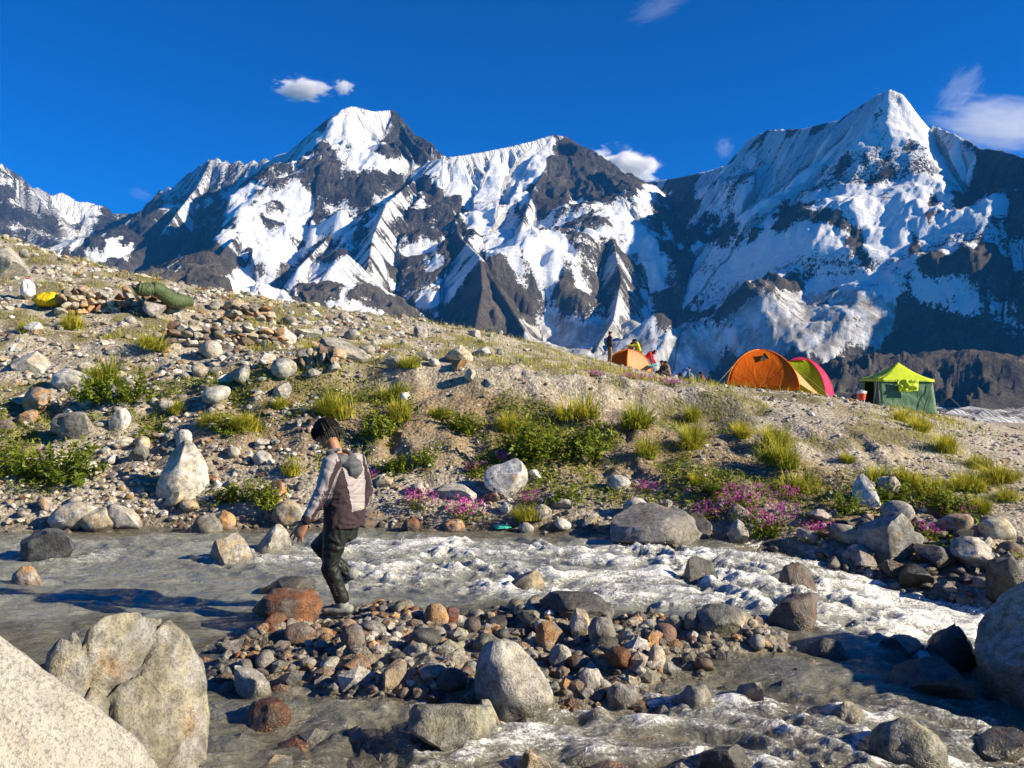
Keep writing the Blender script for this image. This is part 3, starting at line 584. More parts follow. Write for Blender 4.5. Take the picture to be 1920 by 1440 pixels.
# hand-placed boulders: px centre, py of the foot, width px, height px, tone, wetness, shape (a angular, r round), label
BOULDERS = [
 (95, 1052, 95, 62, 'blue', .3, 'a', 'dark bluish boulder standing in the calm water at the left edge'),
 (50, 1098, 54, 38, 'orange', .25, 'r', 'yellow-orange stone alone in the water at the left edge'),
 (430, 1056, 95, 58, 'tan', .15, 'a', 'cracked tan rock in the water just left of the grey block'),
 (508, 1036, 68, 54, 'gran', 0, 'a', 'square grey block in the water beside the walking man'),
 (388, 1000, 55, 36, 'grey', .5, 'r', 'wet grey boulder at the far waterline left of the man'),
 (545, 1112, 110, 34, 'dark', .8, 'a', 'flat dark slab behind the wet rust-red rock'),  # dark slab stands in for the walking man's leg shadow
 (542, 1168, 122, 66, 'rust', .5, 'a', 'wet rust-red rock at the walking man\'s feet'),
 (952, 1338, 146, 140, 'gran', 0, 'p', 'large rounded pitted grey boulder on the gravel bar'),
 (850, 1408, 170, 92, 'olive', .4, 'a', 'broad flat olive-grey slab half under water below the gravel bar'),
 (918, 1362, 58, 52, 'olive', .3, 'a', 'olive stone wedged under the large rounded boulder'),
 (1090, 1200, 42, 58, 'tan', 0, 'a', 'upright tan stone at the back of the gravel bar'),
 (1128, 1214, 50, 60, 'grey', .1, 'r', 'smooth grey round stone next to the upright tan stone'),
 (1078, 1162, 130, 54, 'dark', .75, 'a', 'dark wet slab with an ochre edge in the main current'),
 (995, 1104, 82, 42, 'tan', .6, 'a', 'wet brown and grey rock breaking the rapids'),
 (1030, 1222, 52, 62, 'orange', .1, 'a', 'ochre block leaning on the large rounded boulder'),
 (948, 938, 80, 80, 'white', 0, 'a', 'white boulder with a brown broken side on the bank'),
 (860, 940, 84, 34, 'pale', 0, 'a', 'pale flat slab lying beside the white boulder'),
 (918, 946, 38, 30, 'brown', 0, 'a', 'small brown rock between the pale slab and the white boulder'),
 (1230, 1022, 165, 68, 'grey', .35, 'a', 'large dark grey boulder at the far edge of the rapids'),
 (1664, 1042, 98, 84, 'grey', 0, 'a', 'big grey block on the far bank above the cascade'),
 (1828, 1066, 90, 62, 'pale', 0, 'a', 'pale-topped boulder on the far bank near the right edge'),
 (1896, 1140, 78, 104, 'dark', .1, 'a', 'dark boulder half cut off by the right edge above the cascade'),
 (1786, 1262, 92, 88, 'dark', .3, 'r', 'dark rounded boulder in shade beside the huge right boulder'),
 (1728, 1304, 150, 76, 'dark', .5, 'a', 'dark wedge-shaped slab in the shaded water'),
 (1686, 1234, 100, 44, 'dark', .6, 'a', 'low dark slab in the cascade below the far bank'),
 (1700, 1438, 140, 88, 'olive', .1, 'r', 'long olive-grey boulder lying in the bottom right shallows'),
 (1550, 1236, 90, 42, 'dark', .6, 'r', 'dark wet stone at the edge of the big shadow'),
 (1355, 1192, 115, 60, 'olive', .7, 'r', 'water-covered olive boulder in the middle of the rapids'),
 (1485, 1184, 95, 72, 'brown', .7, 'a', 'brown sloping rock with water running over it'),
 (1310, 1086, 85, 44, 'dark', .6, 'a', 'dark rock pile in the upper rapids'),
 (1490, 1105, 80, 50, 'brown', .7, 'r', 'drowned brown boulder near the top of the cascade'),
 (140, 826, 84, 54, 'grey', 0, 'a', 'tilted grey rectangular slab on the left slope'),
 (65, 778, 62, 52, 'orange', 0, 'a', 'orange-stained block on the left slope'),
 (48, 802, 52, 34, 'orange', 0, 'a', 'low orange rock below the orange-stained block'),
 (12, 815, 40, 30, 'brown', 0, 'r', 'rounded brown rock cut by the left edge'),
 (136, 734, 72, 44, 'white', 0, 'r', 'veined white boulder on the left slope'),
 (56, 704, 80, 46, 'pale', 0, 'a', 'pale triangular rock above the veined white boulder'),
 (226, 806, 38, 42, 'white', 0, 'a', 'pointed pale stone under the round green bush'),
 (8, 530, 74, 72, 'gran', 0, 'a', 'big pale boulder on the upper left skyline'),
 (345, 842, 34, 38, 'white', 0, 'r', 'white stone just above the pale triangular boulder'),
 (645, 676, 86, 42, 'grey', 0, 'a', 'grey block with a rusty spot on the terrace edge'),
 (185, 994, 62, 42, 'tan', .25, 'r', 'two-toned tan boulder at the left waterline'),
 (230, 984, 78, 40, 'pale', 0, 'a', 'pale boulder behind the two-toned tan one'),
 (140, 968, 90, 30, 'pale', 0, 'a', 'flat pale slab on the shingle left of the tan boulder'),
 (543, 972, 60, 34, 'tan', .1, 'r', 'smooth tan boulder at the waterline behind the man'),
 (520, 946, 40, 48, 'orange', 0, 'a', 'leaning ochre slab above the waterline behind the man'),
 (424, 976, 36, 20, 'orange', .3, 'r', 'small wet orange stone at the far waterline'),
 (1160, 926, 42, 36, 'white', 0, 'r', 'round white boulder on the bank above the dark waterline boulder'),
 (1192, 966, 46, 34, 'pale', 0, 'r', 'pale boulder resting on the dark waterline boulder'),
 (1385, 1014, 34, 40, 'pale', 0, 'a', 'upright pale stone by the purple flowers'),
 (1312, 1002, 44, 44, 'grey', 0, 'a', 'upright grey stone right of the dark waterline boulder'),
 (505, 1358, 76, 46, 'rust', .7, 'r', 'glossy orange-brown stone in the shallows'),
 (476, 1304, 82, 50, 'gran', .1, 'a', 'pale speckled stone in the shallows above the orange-brown one'),
 (845, 1172, 28, 34, 'red', .5, 'r', 'shiny red stone on the gravel bar'),
 (660, 1214, 48, 44, 'brown', .5, 'r', 'wet brown stone on the gravel bar below the man'),
 (1168, 1324, 62, 42, 'grey', .1, 'r', 'grey speckled stone at the right end of the gravel bar'),
 (1108, 1296, 46, 44, 'gran', 0, 'r', 'pale ringed stone on the right side of the gravel bar'),
 (1052, 1254, 46, 46, 'gran', 0, 'r', 'round pale grey stone right of the ochre block'),
 (1300, 1330, 70, 50, 'grey', .2, 'r', 'grey boulder in the shallows right of the gravel bar'),
 (1408, 1318, 52, 42, 'grey', .2, 'a', 'pointed grey stone at the lower edge of the shadow'),
 (1590, 1352, 60, 38, 'olive', .1, 'r', 'round olive stone in the shallows at the lower right'),
 (1000, 1440, 66, 40, 'tan', .3, 'a', 'ochre and white rock at the bottom edge'),
 (1360, 1440, 95, 50, 'dark', .5, 'a', 'dark pointed rock at the bottom edge right of centre'),
 (1880, 1425, 120, 56, 'olive', .2, 'a', 'low olive slab in the bottom right corner'),
 (690, 978, 60, 28, 'brown', .4, 'a', 'reddish brown slab at the waterline right of the man'),
 (770, 992, 34, 22, 'rust', .5, 'r', 'small wet orange rock in the far shallows'),
 (1665, 925, 44, 34, 'pale', 0, 'a', 'pale leaning rock high on the right bank'),
 (1625, 940, 50, 52, 'white', 0, 'a', 'white rock cluster on the right bank above the grey block'),
]
def place_rock(px, foot, w, h, tone, wet, kind, label, seed):
    gx, gy, gz = hit(px, foot-2)
    if gy < 11.4: 
        wl0 = float(water_level(np.array(gx), np.array(gy)))
        d = (EYE-max(gz, wl0))*FPX/(foot-HOR); gx, gy = (px-960)/FPX*d, d; gz = max(float(H(gx, gy)), wl0-.25)
    s = gy/FPX; W = w*s; Hh = h*s
    gy2 = gy+W*.28; zt = EYE+(HOR-(foot-h))/FPX*gy2                # top of the rock as seen
    z0 = min(float(H(gx, gy2)), gz)-.04-.06*Hh
    hz = max((zt-z0)/2, .03)
    v, f = rock_shape(seed, 4, 13 if kind == 'a' else 5, (.45, .82) if kind == 'a' else (.74, .95), .09 if kind == 'a' else .12, 1.35, .045)
    if kind == 'p': v = v*np.array([1, 1, 1])*(np.c_[*(np.clip(1.05-.42*np.clip(v[:, 2]+.1, 0, 2)+.1*v[:, 0], .3, 1.2),)*2, np.ones(len(v))]); v[:, 0] -= .18*v[:, 2]
    me = mesh_np('boulder', v*np.array([W/2*1.06, W/2*.85, hz]), f, smooth=True)
    if kind == 'a':
        try: me.set_sharp_from_angle(angle=R(32))
        except Exception: pass
    o = obj('boulder', me, M['rock'], None, ((px-960)/FPX*gy2, gy2, z0+hz)); o.rotation_euler = (rng.uniform(-.08, .08), rng.uniform(-.08, .08), rng.uniform(-.2, .2))
    o.color = (*PAL[tone], 1-wet); tag(o, label, 'boulder', 'boulders along the stream')
    if gy < 10.6 and z0 < .1: SUNK.append((gx, gy2, W*.55, .0 if hz > .12 else .05))
    return o
for i, b in enumerate(BOULDERS): place_rock(*b, 500+i*7)

# ---- the four great boulders get shapes of their own
def hero(name, pts_fn, seed, sub, tone, label, cuts, depth, noise, freq, loc, size, rot=(0, 0, 0), wet=0., extra=None):
    v, f = rock_shape(seed, sub, cuts, depth, noise, freq, .012)
    if extra is not None: v = extra(v)
    v = v+(.010*pn3(v*9, seed)+.006*pn3(v*21, seed+3))[:, None]*v
    me = mesh_np('boulder', v*np.array(size), f)
    o = obj('boulder', me, M['granite' if tone == 'gran' else 'rock'], None, loc); o.rotation_euler = rot; o.color = (*PAL[tone], 1-wet)
    return tag(o, label, 'boulder', 'boulders along the stream')
def lean(v):
    v = v.copy(); v[:, 2] -= .30*np.clip(v[:, 0]-.3, 0, 2)**1.2; return v
hero('a', None, 31, 6, 'gran', 'huge speckled granite boulder in the bottom left corner', 9, (.70, .93), .05, 1.0, (-2.21, 2.62, .33), (1.04, .74, 1.12), (0, 0, .15), 0, lean)
def cracks(v):
    v = v.copy(); r = np.linalg.norm(v, axis=1)
    def crack(n, off, wdt, dep, wob):
        n = np.array(n, float); n /= np.linalg.norm(n)
        d = np.abs(v@n-off+wob*pn3(v*1.8, 41)); return dep*np.exp(-(d/wdt)**2)
    k = crack((.9, .3, .35), .18, .03, .11, .22)+crack((.75, -.2, -.6), -.28, .028, .105, .22)+crack((.3, .6, .75), .42, .03, .08, .2)+crack((1, 0, .1), -.42, .028, .05, .15)
    k = k+.05*np.clip(pn3(v*2.2, 47), 0, 1)
    return v*(1-k/np.maximum(r, .3))[:, None]
hero('b', None, 37, 6, 'lichen', 'deeply cracked grey boulder behind the huge granite one', 10, (.56, .85), .10, 1.4, (-1.93, 3.78, .15), (.46, .48, .80), (0, .05, .3), 0, cracks)
hero('c', None, 43, 6, 'tan', 'huge tan-brown boulder filling the right edge and shading the stream', 12, (.55, .85), .09, 1.2, (4.55, 5.6, .02), (1.2, .95, 1.04), (0, 0, -.3), 0)
def spire(v):
    v = v.copy(); k = np.clip(1-.42*(v[:, 2]+1)/2*1.7, .12, 1); v[:, 0] = v[:, 0]*k+.12*(v[:, 2]); v[:, 1] *= k; return v
_g = hit(326, 948)
hero('d', None, 53, 5, 'pale', 'pale triangular boulder with a sharp top on the left shingle', 10, (.55, .85), .06, 1.2, (_g[0], _g[1]+.3, _g[2]+.30), (.60, .42, .62), (0, 0, -.2), 0, spire)

# ---------------------------------------------------------------- stones lying on the ground: the 300 largest one by one, the rest as one gravel mass
MIX_BAR = ['grey']*6+['gran']*4+['pale']*3+['tan']*4+['olive']*4+['brown']*4+['orange']*4+['rust']*3+['dark']*4
MIX_BANK = ['pale']*7+['white']*4+['gran']*4+['grey']*3+['tan']*4+['orange']*2+['brown', 'rust']
def stone(x, y, size, tone, wet, round_, k=None):
    me = rng.choice(RND if round_ else ANG)
    o = bpy.data.objects.new('stone', me); col.objects.link(o)
    sx = size*rng.uniform(.75, 1.25); sy = size*rng.uniform(.7, 1.1); sz = size*rng.uniform(.5, .9)
    o.scale = (sx/2, sy/2, sz/2); o.rotation_euler = (rng.uniform(-.4, .4), rng.uniform(-.4, .4), rng.uniform(0, 6.3))
    o.location = (x, y, float(H(x, y))+sz*(.28 if k is None else k)); o.color = (*jit(PAL[tone], .25), 1-wet); o.parent = bar if y < 7.9 else ground
    return o
def build_bar():
    nr, nc = 60, 110; y, x = np.meshgrid(np.linspace(4.7, 7.85, nr), np.linspace(-2.9, 2.6, nc), indexing='ij'); e = np.minimum(np.minimum(x+2.9, 2.6-x), np.minimum(y-4.7, 7.85-y))
    me = mesh_np('gravel_bar', np.stack([x, y, H(x, y)+.004-.12*(1-sst(0, .25, e))], -1).reshape(-1, 3), grid_faces(nr, nc)); attr(me, 'wet', np.full(x.size, .75)); attr(me, 'moss', np.zeros(x.size))
    return tag(obj('gravel_bar', me, M['silt']), 'gravel bar of rounded stones in the stream', None, None, 'structure')
bar = build_bar()
def poisson(n, sampler, rad):
    pts = []; tries = 0
    while len(pts) < n and tries < n*40:
        tries += 1; x, y, s = sampler()
        if all((x-a)**2+(y-b)**2 > (rad*(s+c))**2 for a, b, c in pts): pts.append((x, y, s))
    return pts
def s_bar():
    while True:
        x = rng.uniform(-2.6, 2.3); y = rng.uniform(4.9, 7.7)
        if float(bar_mask(np.array(x), np.array(y))) > rng.uniform(.02, .5): return x, y, .07+.16*rng.random()**2
for x, y, s in poisson(215, s_bar, .40):
    if math.hypot(x+1.53, y-6.85) < .22+s: continue
    stone(x, y, s, rng.choice(MIX_BAR), rng.choice([0, .2, .5, .6]) if y > 5.6 else .5, rng.random() < .72)
def s_shore():
    px = rng.uniform(0, 1900); x0 = (px-960)/FPX*11; t = abs(rng.gauss(.25, .45))+.02
    if px < 560: t = rng.uniform(-.05, 2.6)
    return x0, float(shore(x0))+t, .10+.26*rng.random()**2.2
STONES = poisson(130, s_shore, .42)
def s_left():
    px = rng.uniform(-20, 1000); py = rng.uniform(470+px*.14, 800-px*.06); x, y, z = hit(px, py); return x, y, .16+.42*rng.random()**2
STONES += poisson(95, s_left, .4)
def s_right():
    px = rng.uniform(1530, 1915); py = rng.uniform(960+(px-1530)*.12, 1075+(px-1530)*.22); x, y, z = hit(px, py); return x, y, .12+.34*rng.random()**1.6
STONES_R = poisson(70, s_right, .36)
for x, y, s in STONES_R: stone(x, y, s, rng.choice(['grey', 'pale', 'dark', 'grey', 'tan', 'brown', 'gran', 'dark', 'white']), 0, rng.random() < .3)
for x, y, s in STONES: stone(x, y, s, rng.choice(MIX_BANK), 0, rng.random() < .4)
def gravel_mass(name, pts, sizes, tones, label):
    base, f = ico(1); n = len(pts); rs = np.random.RandomState(5); nb = len(base)
    kinds = []
    for k in range(8):
        v, ff = rock_shape(700+k, 1, 6, (.55, .9), .12); kinds.append(v)
    kinds = np.array(kinds); kk = rs.randint(0, 8, n)
    ang = rs.uniform(0, 6.28, n); c, s = np.cos(ang), np.sin(ang)
    v = kinds[kk]*(sizes[:, None, None]*.5)*rs.uniform([.8, .65, .5], [1.3, 1., .85], (n, 3))[:, None, :]
    vx = v[..., 0]*c[:, None]-v[..., 1]*s[:, None]; vy = v[..., 0]*s[:, None]+v[..., 1]*c[:, None]
    V = np.stack([vx+pts[:, 0, None], vy+pts[:, 1, None], v[..., 2]+(pts[:, 2]+sizes*.12)[:, None]], -1).reshape(-1, 3)
    F = (f[None]+(np.arange(n)*nb)[:, None, None]).reshape(-1, 3)
    me = mesh_np(name, V, F, smooth=False); cattr(me, 'tone', np.repeat(tones, nb, axis=0))
    return tag(obj(name, me, M['gravel'], ground if name == 'bank_gravel' else bar), label, None, None, 'stuff')
def tones(mix, n, seed):
    rs = np.random.RandomState(seed); t = np.array([PAL[mix[i]] for i in rs.randint(0, len(mix), n)]); return np.clip(t*rs.uniform(.65, 1.3, (n, 1)), .02, .8)
def build_gravel():
    rs = np.random.RandomState(3); P3 = []; SZ = []
    # bank and hillside, sampled evenly over the picture so far gravel is coarser on the ground
    n = 32000; px = rs.uniform(-60, 1980, n); d = 10.6*(46/10.6)**(rs.rand(n)**1.25); x = (px-960)/FPX*d; y = d
    t = y-shore(x); dens = np.clip(1.0*(t < 1.4)+.55*(x < -2.)+.30+.4*fbm(x*.5, y*.5, 3, 401), .05, 1); dens = dens*(1-.75*green(x, y)*(t > .8))
    dens = np.where((x > 3) & (t > 1.5), dens*1.2, dens)
    ok = (rs.rand(n) < dens) & (t > -.1); x, y = x[ok], y[ok]
    sz = (.018+.075*rs.rand(len(x))**3)*np.clip(y/12, .8, 3.2)*(1+.6*(x < -3)); P3.append(np.c_[x, y, H(x, y)]); SZ.append(sz)
    g = gravel_mass('bank_gravel', np.concatenate(P3), np.concatenate(SZ), tones(MIX_BANK, len(np.concatenate(SZ)), 9), 'loose pale pebbles on the moraine bank')
    n = 9000; x = rs.uniform(-4.5, 4.5, n); y = rs.uniform(4., 8.2, n); m = bar_mask(x, y); z = H(x, y); w = water_level(x, y)
    ok = (rs.rand(n) < np.clip(m*1.5+.14+.4*(y < 5.4), 0, 1)) & (np.abs(x/y) < .72); x, y, z = x[ok], y[ok], z[ok]; q = np.hypot(x+1.55, y-6.85) > .2; x, y, z = x[q], y[q], z[q]
    gravel_mass('bar_pebbles', np.c_[x, y, z], .025+.10*rs.rand(len(x))**2, tones(MIX_BAR, len(x), 10), 'wet pebbles of the gravel bar and shallows')
    # half-drowned stones in the near shallows
    n = 620; x = rs.uniform(-3.2, 4, n); y = rs.uniform(4., 6.0, n); z = np.maximum(H(x, y), water_level(x, y)-.07)
    gravel_mass('shallow_stones', np.c_[x, y, z], .05+.16*rs.rand(n)**2, tones(MIX_BAR+['orange', 'dark', 'olive'], n, 12), 'half-drowned stones in the near shallows')
build_gravel()
build_water()

# ---------------------------------------------------------------- dry stone walls
def dry_wall(px0, py0, px1, py1, hgt, n, label, dark=False):
    a = np.array(hit(px0, py0)); b = np.array(hit(px1, py1)); L = np.linalg.norm(b-a); root = empty('dry_stone_wall', tuple(a))
    tag(root, label, 'stone wall', 'low dry stone walls on the moraine', 'thing')
    rows = max(2, int(hgt/.13)); per = max(3, n//rows)
    for r in range(rows):
        for k in range(per):
            u = (k+.5*(r % 2)+rng.uniform(-.15, .15))/per
            if r == rows-1 and rng.random() < .4: continue
            w = L/per*rng.uniform(1.1, 1.7); h = hgt/rows*rng.uniform(.85, 1.2)
            o = bpy.data.objects.new('stone', rng.choice(ANG)); col.objects.link(o); o.parent = root
            p = a+(b-a)*u; zz = float(H(p[0], p[1]))+hgt/rows*(r+.4)
            o.location = (p[0]-a[0], p[1]-a[1]+rng.uniform(-.06, .06), zz-a[2]); o.scale = (w/2, rng.uniform(.14, .24), h/2*1.35)
            o.rotation_euler = (rng.uniform(-.1, .1), rng.uniform(-.12, .12), math.atan2(b[1]-a[1], b[0]-a[0])+rng.uniform(-.25, .25))
            o.color = (*jit(PAL[rng.choice(['brown', 'tan', 'orange', 'rust', 'brown', 'pale', 'grey', 'tan', 'tan', 'orange'])], .25), 1)
dry_wall(118, 590, 345, 592, .62, 60, 'long rust-brown dry stone wall beside the sleeping bag')
dry_wall(322, 642, 540, 652, .42, 34, 'low tan dry stone wall below the sleeping bag')
dry_wall(425, 606, 515, 606, .42, 20, 'short dark brown dry stone wall near the skyline')
dry_wall(560, 690, 640, 700, .36, 16, 'crumbling stone wall end on the terrace edge')
# ---------------------------------------------------------------- tents and gear
def cloth(name, c, trans=.5, rough=.55, wr=.35):
    t = NT(name); p = t.obj(); n = t.noise(t.mapping(p, (1, 1, .5)), 3.2, 4, .55, .8); n2 = t.noise(p, 22, 3, .6)
    h = t.math('ADD', n, t.math('MULTIPLY', n2, .15))
    cc = t.mix(1., c, t.ramp(n2, [(.3, (.9, .9, .9)), (.7, (1.08, 1.08, 1.08))]), 'MULTIPLY')
    M[name] = t.bsdf(cc, rough, t.bump(h, wr, .12), .35, trans=(trans, tuple(min(1, q*1.1) for q in c)) if trans else None); return M[name]
cloth('tent_orange', (1., .24, .008), .55); cloth('tent_peach', (.92, .52, .26)); cloth('tent_amber', (.90, .36, .02)); cloth('tent_lime', (.62, .72, .015)); cloth('tent_pink', (.80, .05, .17))
cloth('tent_green', (.045, .13, .065), 0); cloth('roof_lime', (.58, .72, .03), .2); cloth('tent_dark', (.02, .025, .022), 0); cloth('bag_green', (.06, .085, .035), 0, .6, .8); cloth('sack_yellow', (.80, .55, .01), .1, .5, .8)
cloth('sack_white', (.75, .73, .70), .1, .6, .6); cloth('mat_teal', (.03, .42, .35), 0, .6); cloth('pack_blue', (.08, .16, .33), 0, .6, .6)
plain('pole', (.55, .5, .42), .5, 20, .1, 0); plain('cooler_red', (.75, .07, .015), .35, 10, .05, 0); plain('cooler_white', (.8, .78, .74), .4, 10, .05, 0); plain('black_gear', (.02, .02, .022), .6, 20, .2, .2)
def tube_mesh(name, pts, r, n=8, closed=False):
    pts = [Vector(p) for p in pts]; v = []; f = []; m = len(pts)
    for i, p in enumerate(pts):
        d = (pts[min(i+1, m-1)]-pts[max(i-1, 0)]).normalized(); a = d.orthogonal().normalized() if i == 0 else (a-d*a.dot(d)).normalized(); b = d.cross(a)
        rr = r[i] if isinstance(r, (list, tuple)) else r
        for k in range(n):
            t = 2*math.pi*k/n; v.append(p+(a*math.cos(t)+b*math.sin(t))*rr)
    for i in range(m-1):
        for k in range(n): f.append((i*n+k, i*n+(k+1) % n, (i+1)*n+(k+1) % n, (i+1)*n+k))
    f.append(tuple(range(n))[::-1]); f.append(tuple((m-1)*n+k for k in range(n)))
    me = bpy.data.meshes.new(name); me.from_pydata([q[:] for q in v], [], f); me.polygons.foreach_set('use_smooth', [True]*len(f)); me.update(); return me
def arc(corner, apex, t, bulge=1.12):
    # pole from a ground corner to the apex: rises steeply, then curves over
    th = t*math.pi/2; k = 1-math.cos(th)**1.0 if False else 1-math.cos(th)
    r = math.cos(th)**bulge if th < math.pi/2-1e-6 else 0.
    return Vector((apex[0]+(corner[0]-apex[0])*r, apex[1]+(corner[1]-apex[1])*r, corner[2]+(apex[2]-corner[2])*math.sin(th)))
def dome_panel(name, c0, c1, apex, mat, parent, sag=.10, z0=0.02, n=18, t1=1.):
    v = []; f = []
    for i in range(n+1):
        t = t1*i/n; a = arc(c0, apex, t); b = arc(c1, apex, t); mid = (a+b)/2; inn = Vector((apex[0]-mid.x, apex[1]-mid.y, 0))
        for j in range(n+1):
            u = j/n; p = a.lerp(b, u); s = sag*4*u*(1-u)*math.sin(math.pi*min(1, t*.9+.05)); p = p+inn*s; p.z = max(p.z, z0); v.append(p[:])
    for i in range(n):
        for j in range(n): f.append((i*(n+1)+j, i*(n+1)+j+1, (i+1)*(n+1)+j+1, (i+1)*(n+1)+j))
    me = bpy.data.meshes.new(name); me.from_pydata(v, [], f); me.polygons.foreach_set('use_smooth', [True]*len(f)); me.update()
    o = obj(name, me, M[mat], parent); md = o.modifiers.new('thick', 'SOLIDIFY'); md.thickness = .006; return o
def pole(c0, apex, mat, parent, r=.014): return obj('pole_sleeve', tube_mesh('pole_sleeve', [arc(c0, apex, t/18)+Vector((0, 0, .006)) for t in range(19)], r), M[mat], parent)
def tent_root(px, py, d, label, name='dome_tent', rz=0, cat='tent', group='dome tents on the moraine'):
    x = (px-960)/FPX*d; z = float(H(x, d)); return tag(empty(name, (x, d, z), rz), label, cat, group), z
def guy(a, b, parent): return obj('guy_line', tube_mesh('guy_line', [a, b], .0035, 5), M['pole'], parent)

# big orange dome: d = 24.5 m
def big_orange():
    d = 24.5; T, z = tent_root(1432, 735, d, 'large orange dome tent with a dark triangular vent near its top')
    s = d/FPX; top = EYE+(HOR-655)*s-z
    A = (-.05, .25, top); L = (-1.27, -.55, 0); Bk = (-.75, 1.5, 0); Rr = (1.35, 1.2, 0); F = (.72, -1.05, 0)
    dome_panel('side_panel', L, F, A, 'tent_orange', T, .10, -.15); dome_panel('end_panel', F, Rr, A, 'tent_amber', T, .08, -.15)
    dome_panel('back_panel', Rr, Bk, A, 'tent_orange', T, .08, -.15); dome_panel('end_panel', Bk, L, A, 'tent_orange', T, .08, -.15)
    for c in (L, F, Rr, Bk): pole(c, A, 'tent_amber', T)
    # vestibule stretched from the front-right edge
    a1 = arc(F, A, .10); a2 = arc(F, A, .55); a3 = arc(F, A, .8); b = Vector((1.5, -.75, -.25)); r2 = arc(Rr, A, .55)
    me = bpy.data.meshes.new('vestibule'); me.from_pydata([a1[:], a2[:], a3[:], b[:], r2[:]], [], [(0, 3, 1), (1, 3, 2), (2, 3, 4)]); o = obj('vestibule', me, M['tent_peach'], T)
    md = o.modifiers.new('thick', 'SOLIDIFY'); md.thickness = .006
    p0 = arc(L, A, .60).lerp(arc(F, A, .60), .55)+Vector((.05, .0, .0))
    w = .17; me = bpy.data.meshes.new('vent'); me.from_pydata([(p0.x-w, p0.y-.06, p0.z-.12), (p0.x+w, p0.y-.06, p0.z-.12), (p0.x, p0.y+.05, p0.z+.13), (p0.x, p0.y+.15, p0.z-.05)], [], [(0, 1, 2), (1, 3, 2), (3, 0, 2), (0, 3, 1)])
    v = obj('vent', me, M['tent_dark'], T); obj('vent_frame', tube_mesh('vent_frame', [(p0.x-w, p0.y-.07, p0.z-.12), (p0.x, p0.y+.04, p0.z+.14), (p0.x+w, p0.y-.07, p0.z-.12)], .018), M['tent_amber'], v)
    guy(arc(L, A, .5), (-1.9, -.9, -.1), T); guy(arc(F, A, .5), (1.2, -1.9, -.1), T)
big_orange()
def lime_pink():
    d = 26.6; T, z = tent_root(1508, 740, d, 'lime yellow and pink dome tent behind the large orange tent')
    top = EYE+(HOR-671)*d/FPX-z
    A = (-.1, .1, top); L = (-1.2, -.4, 0); F = (.35, -.95, -.1); Rr = (.95, -.1, -.15); B2 = (.6, 1.1, 0); B1 = (-.8, 1.1, 0)
    dome_panel('side_panel', L, F, A, 'tent_lime', T, .07, -.3); dome_panel('end_panel', F, Rr, A, 'tent_pink', T, .05, -.3); dome_panel('back_panel', Rr, B2, A, 'tent_pink', T, .05, -.3)
    dome_panel('back_panel', B2, B1, A, 'tent_lime', T, .05, -.3); dome_panel('end_panel', B1, L, A, 'tent_pink', T, .05, -.3)
    for c in (L, F, Rr, B2, B1): pole(c, A, 'tent_pink', T)
    # pink fly over the crest
    n = 10; v = []; f = []
    for i in range(n+1):
        t = .74+.26*i/n
        for j in range(n+1): v.append((arc(L, A, t).lerp(arc(F, A, t), j/n)+Vector((-.005, -.03, .03)))[:])
    for i in range(n):
        for j in range(n): f.append((i*(n+1)+j, i*(n+1)+j+1, (i+1)*(n+1)+j+1, (i+1)*(n+1)+j))
    me = bpy.data.meshes.new('top_fly'); me.from_pydata(v, [], f); obj('top_fly', me, M['tent_pink'], T)
lime_pink()
def small_orange():
    d = 43.; T, z = tent_root(1180, 694, d, 'small orange tent with a pale peach side, people around it')
    s = d/FPX; top = EYE+(HOR-655)*s-z
    A = (0, .2, top); L = (-1.25, .1, 0); F = (-.25, -.9, -.05); Rr = (1.15, -.35, -.25); B = (.3, 1.3, 0)
    dome_panel('end_panel', L, F, A, 'tent_orange', T, .05, -.3); dome_panel('side_panel', F, Rr, A, 'tent_peach', T, .04, -.4); dome_panel('back_panel', Rr, B, A, 'tent_amber', T, .04, -.4); dome_panel('end_panel', B, L, A, 'tent_amber', T, .04, -.3)
    for c in (L, F, Rr, B): pole(c, A, 'tent_amber', T, .03)
small_orange()

def quad_cloth(name, corners, mat, parent, n=14, sag=0., wr=.012, seed=1, z=None):
    a, b, c, d = [Vector(q) for q in corners]; nn = (b-a).cross(d-a).normalized(); v = []; f = []
    for i in range(n+1):
        for j in range(n+1):
            u, w = j/n, i/n; p = a.lerp(b, u).lerp(d.lerp(c, u), w)
            e = math.sin(math.pi*u)*math.sin(math.pi*w)
            p = p+nn*(-sag*e+wr*float(fbm(np.array(u*4.+seed), np.array(w*3.), 3, seed))*min(1, e*3)); v.append(p[:])
    for i in range(n):
        for j in range(n): f.append((i*(n+1)+j, i*(n+1)+j+1, (i+1)*(n+1)+j+1, (i+1)*(n+1)+j))
    me = bpy.data.meshes.new(name); me.from_pydata(v, [], f); me.polygons.foreach_set('use_smooth', [True]*len(f)); me.update()
    o = obj(name, me, M[mat], parent); md = o.modifiers.new('thick', 'SOLIDIFY'); md.thickness = .008; return o
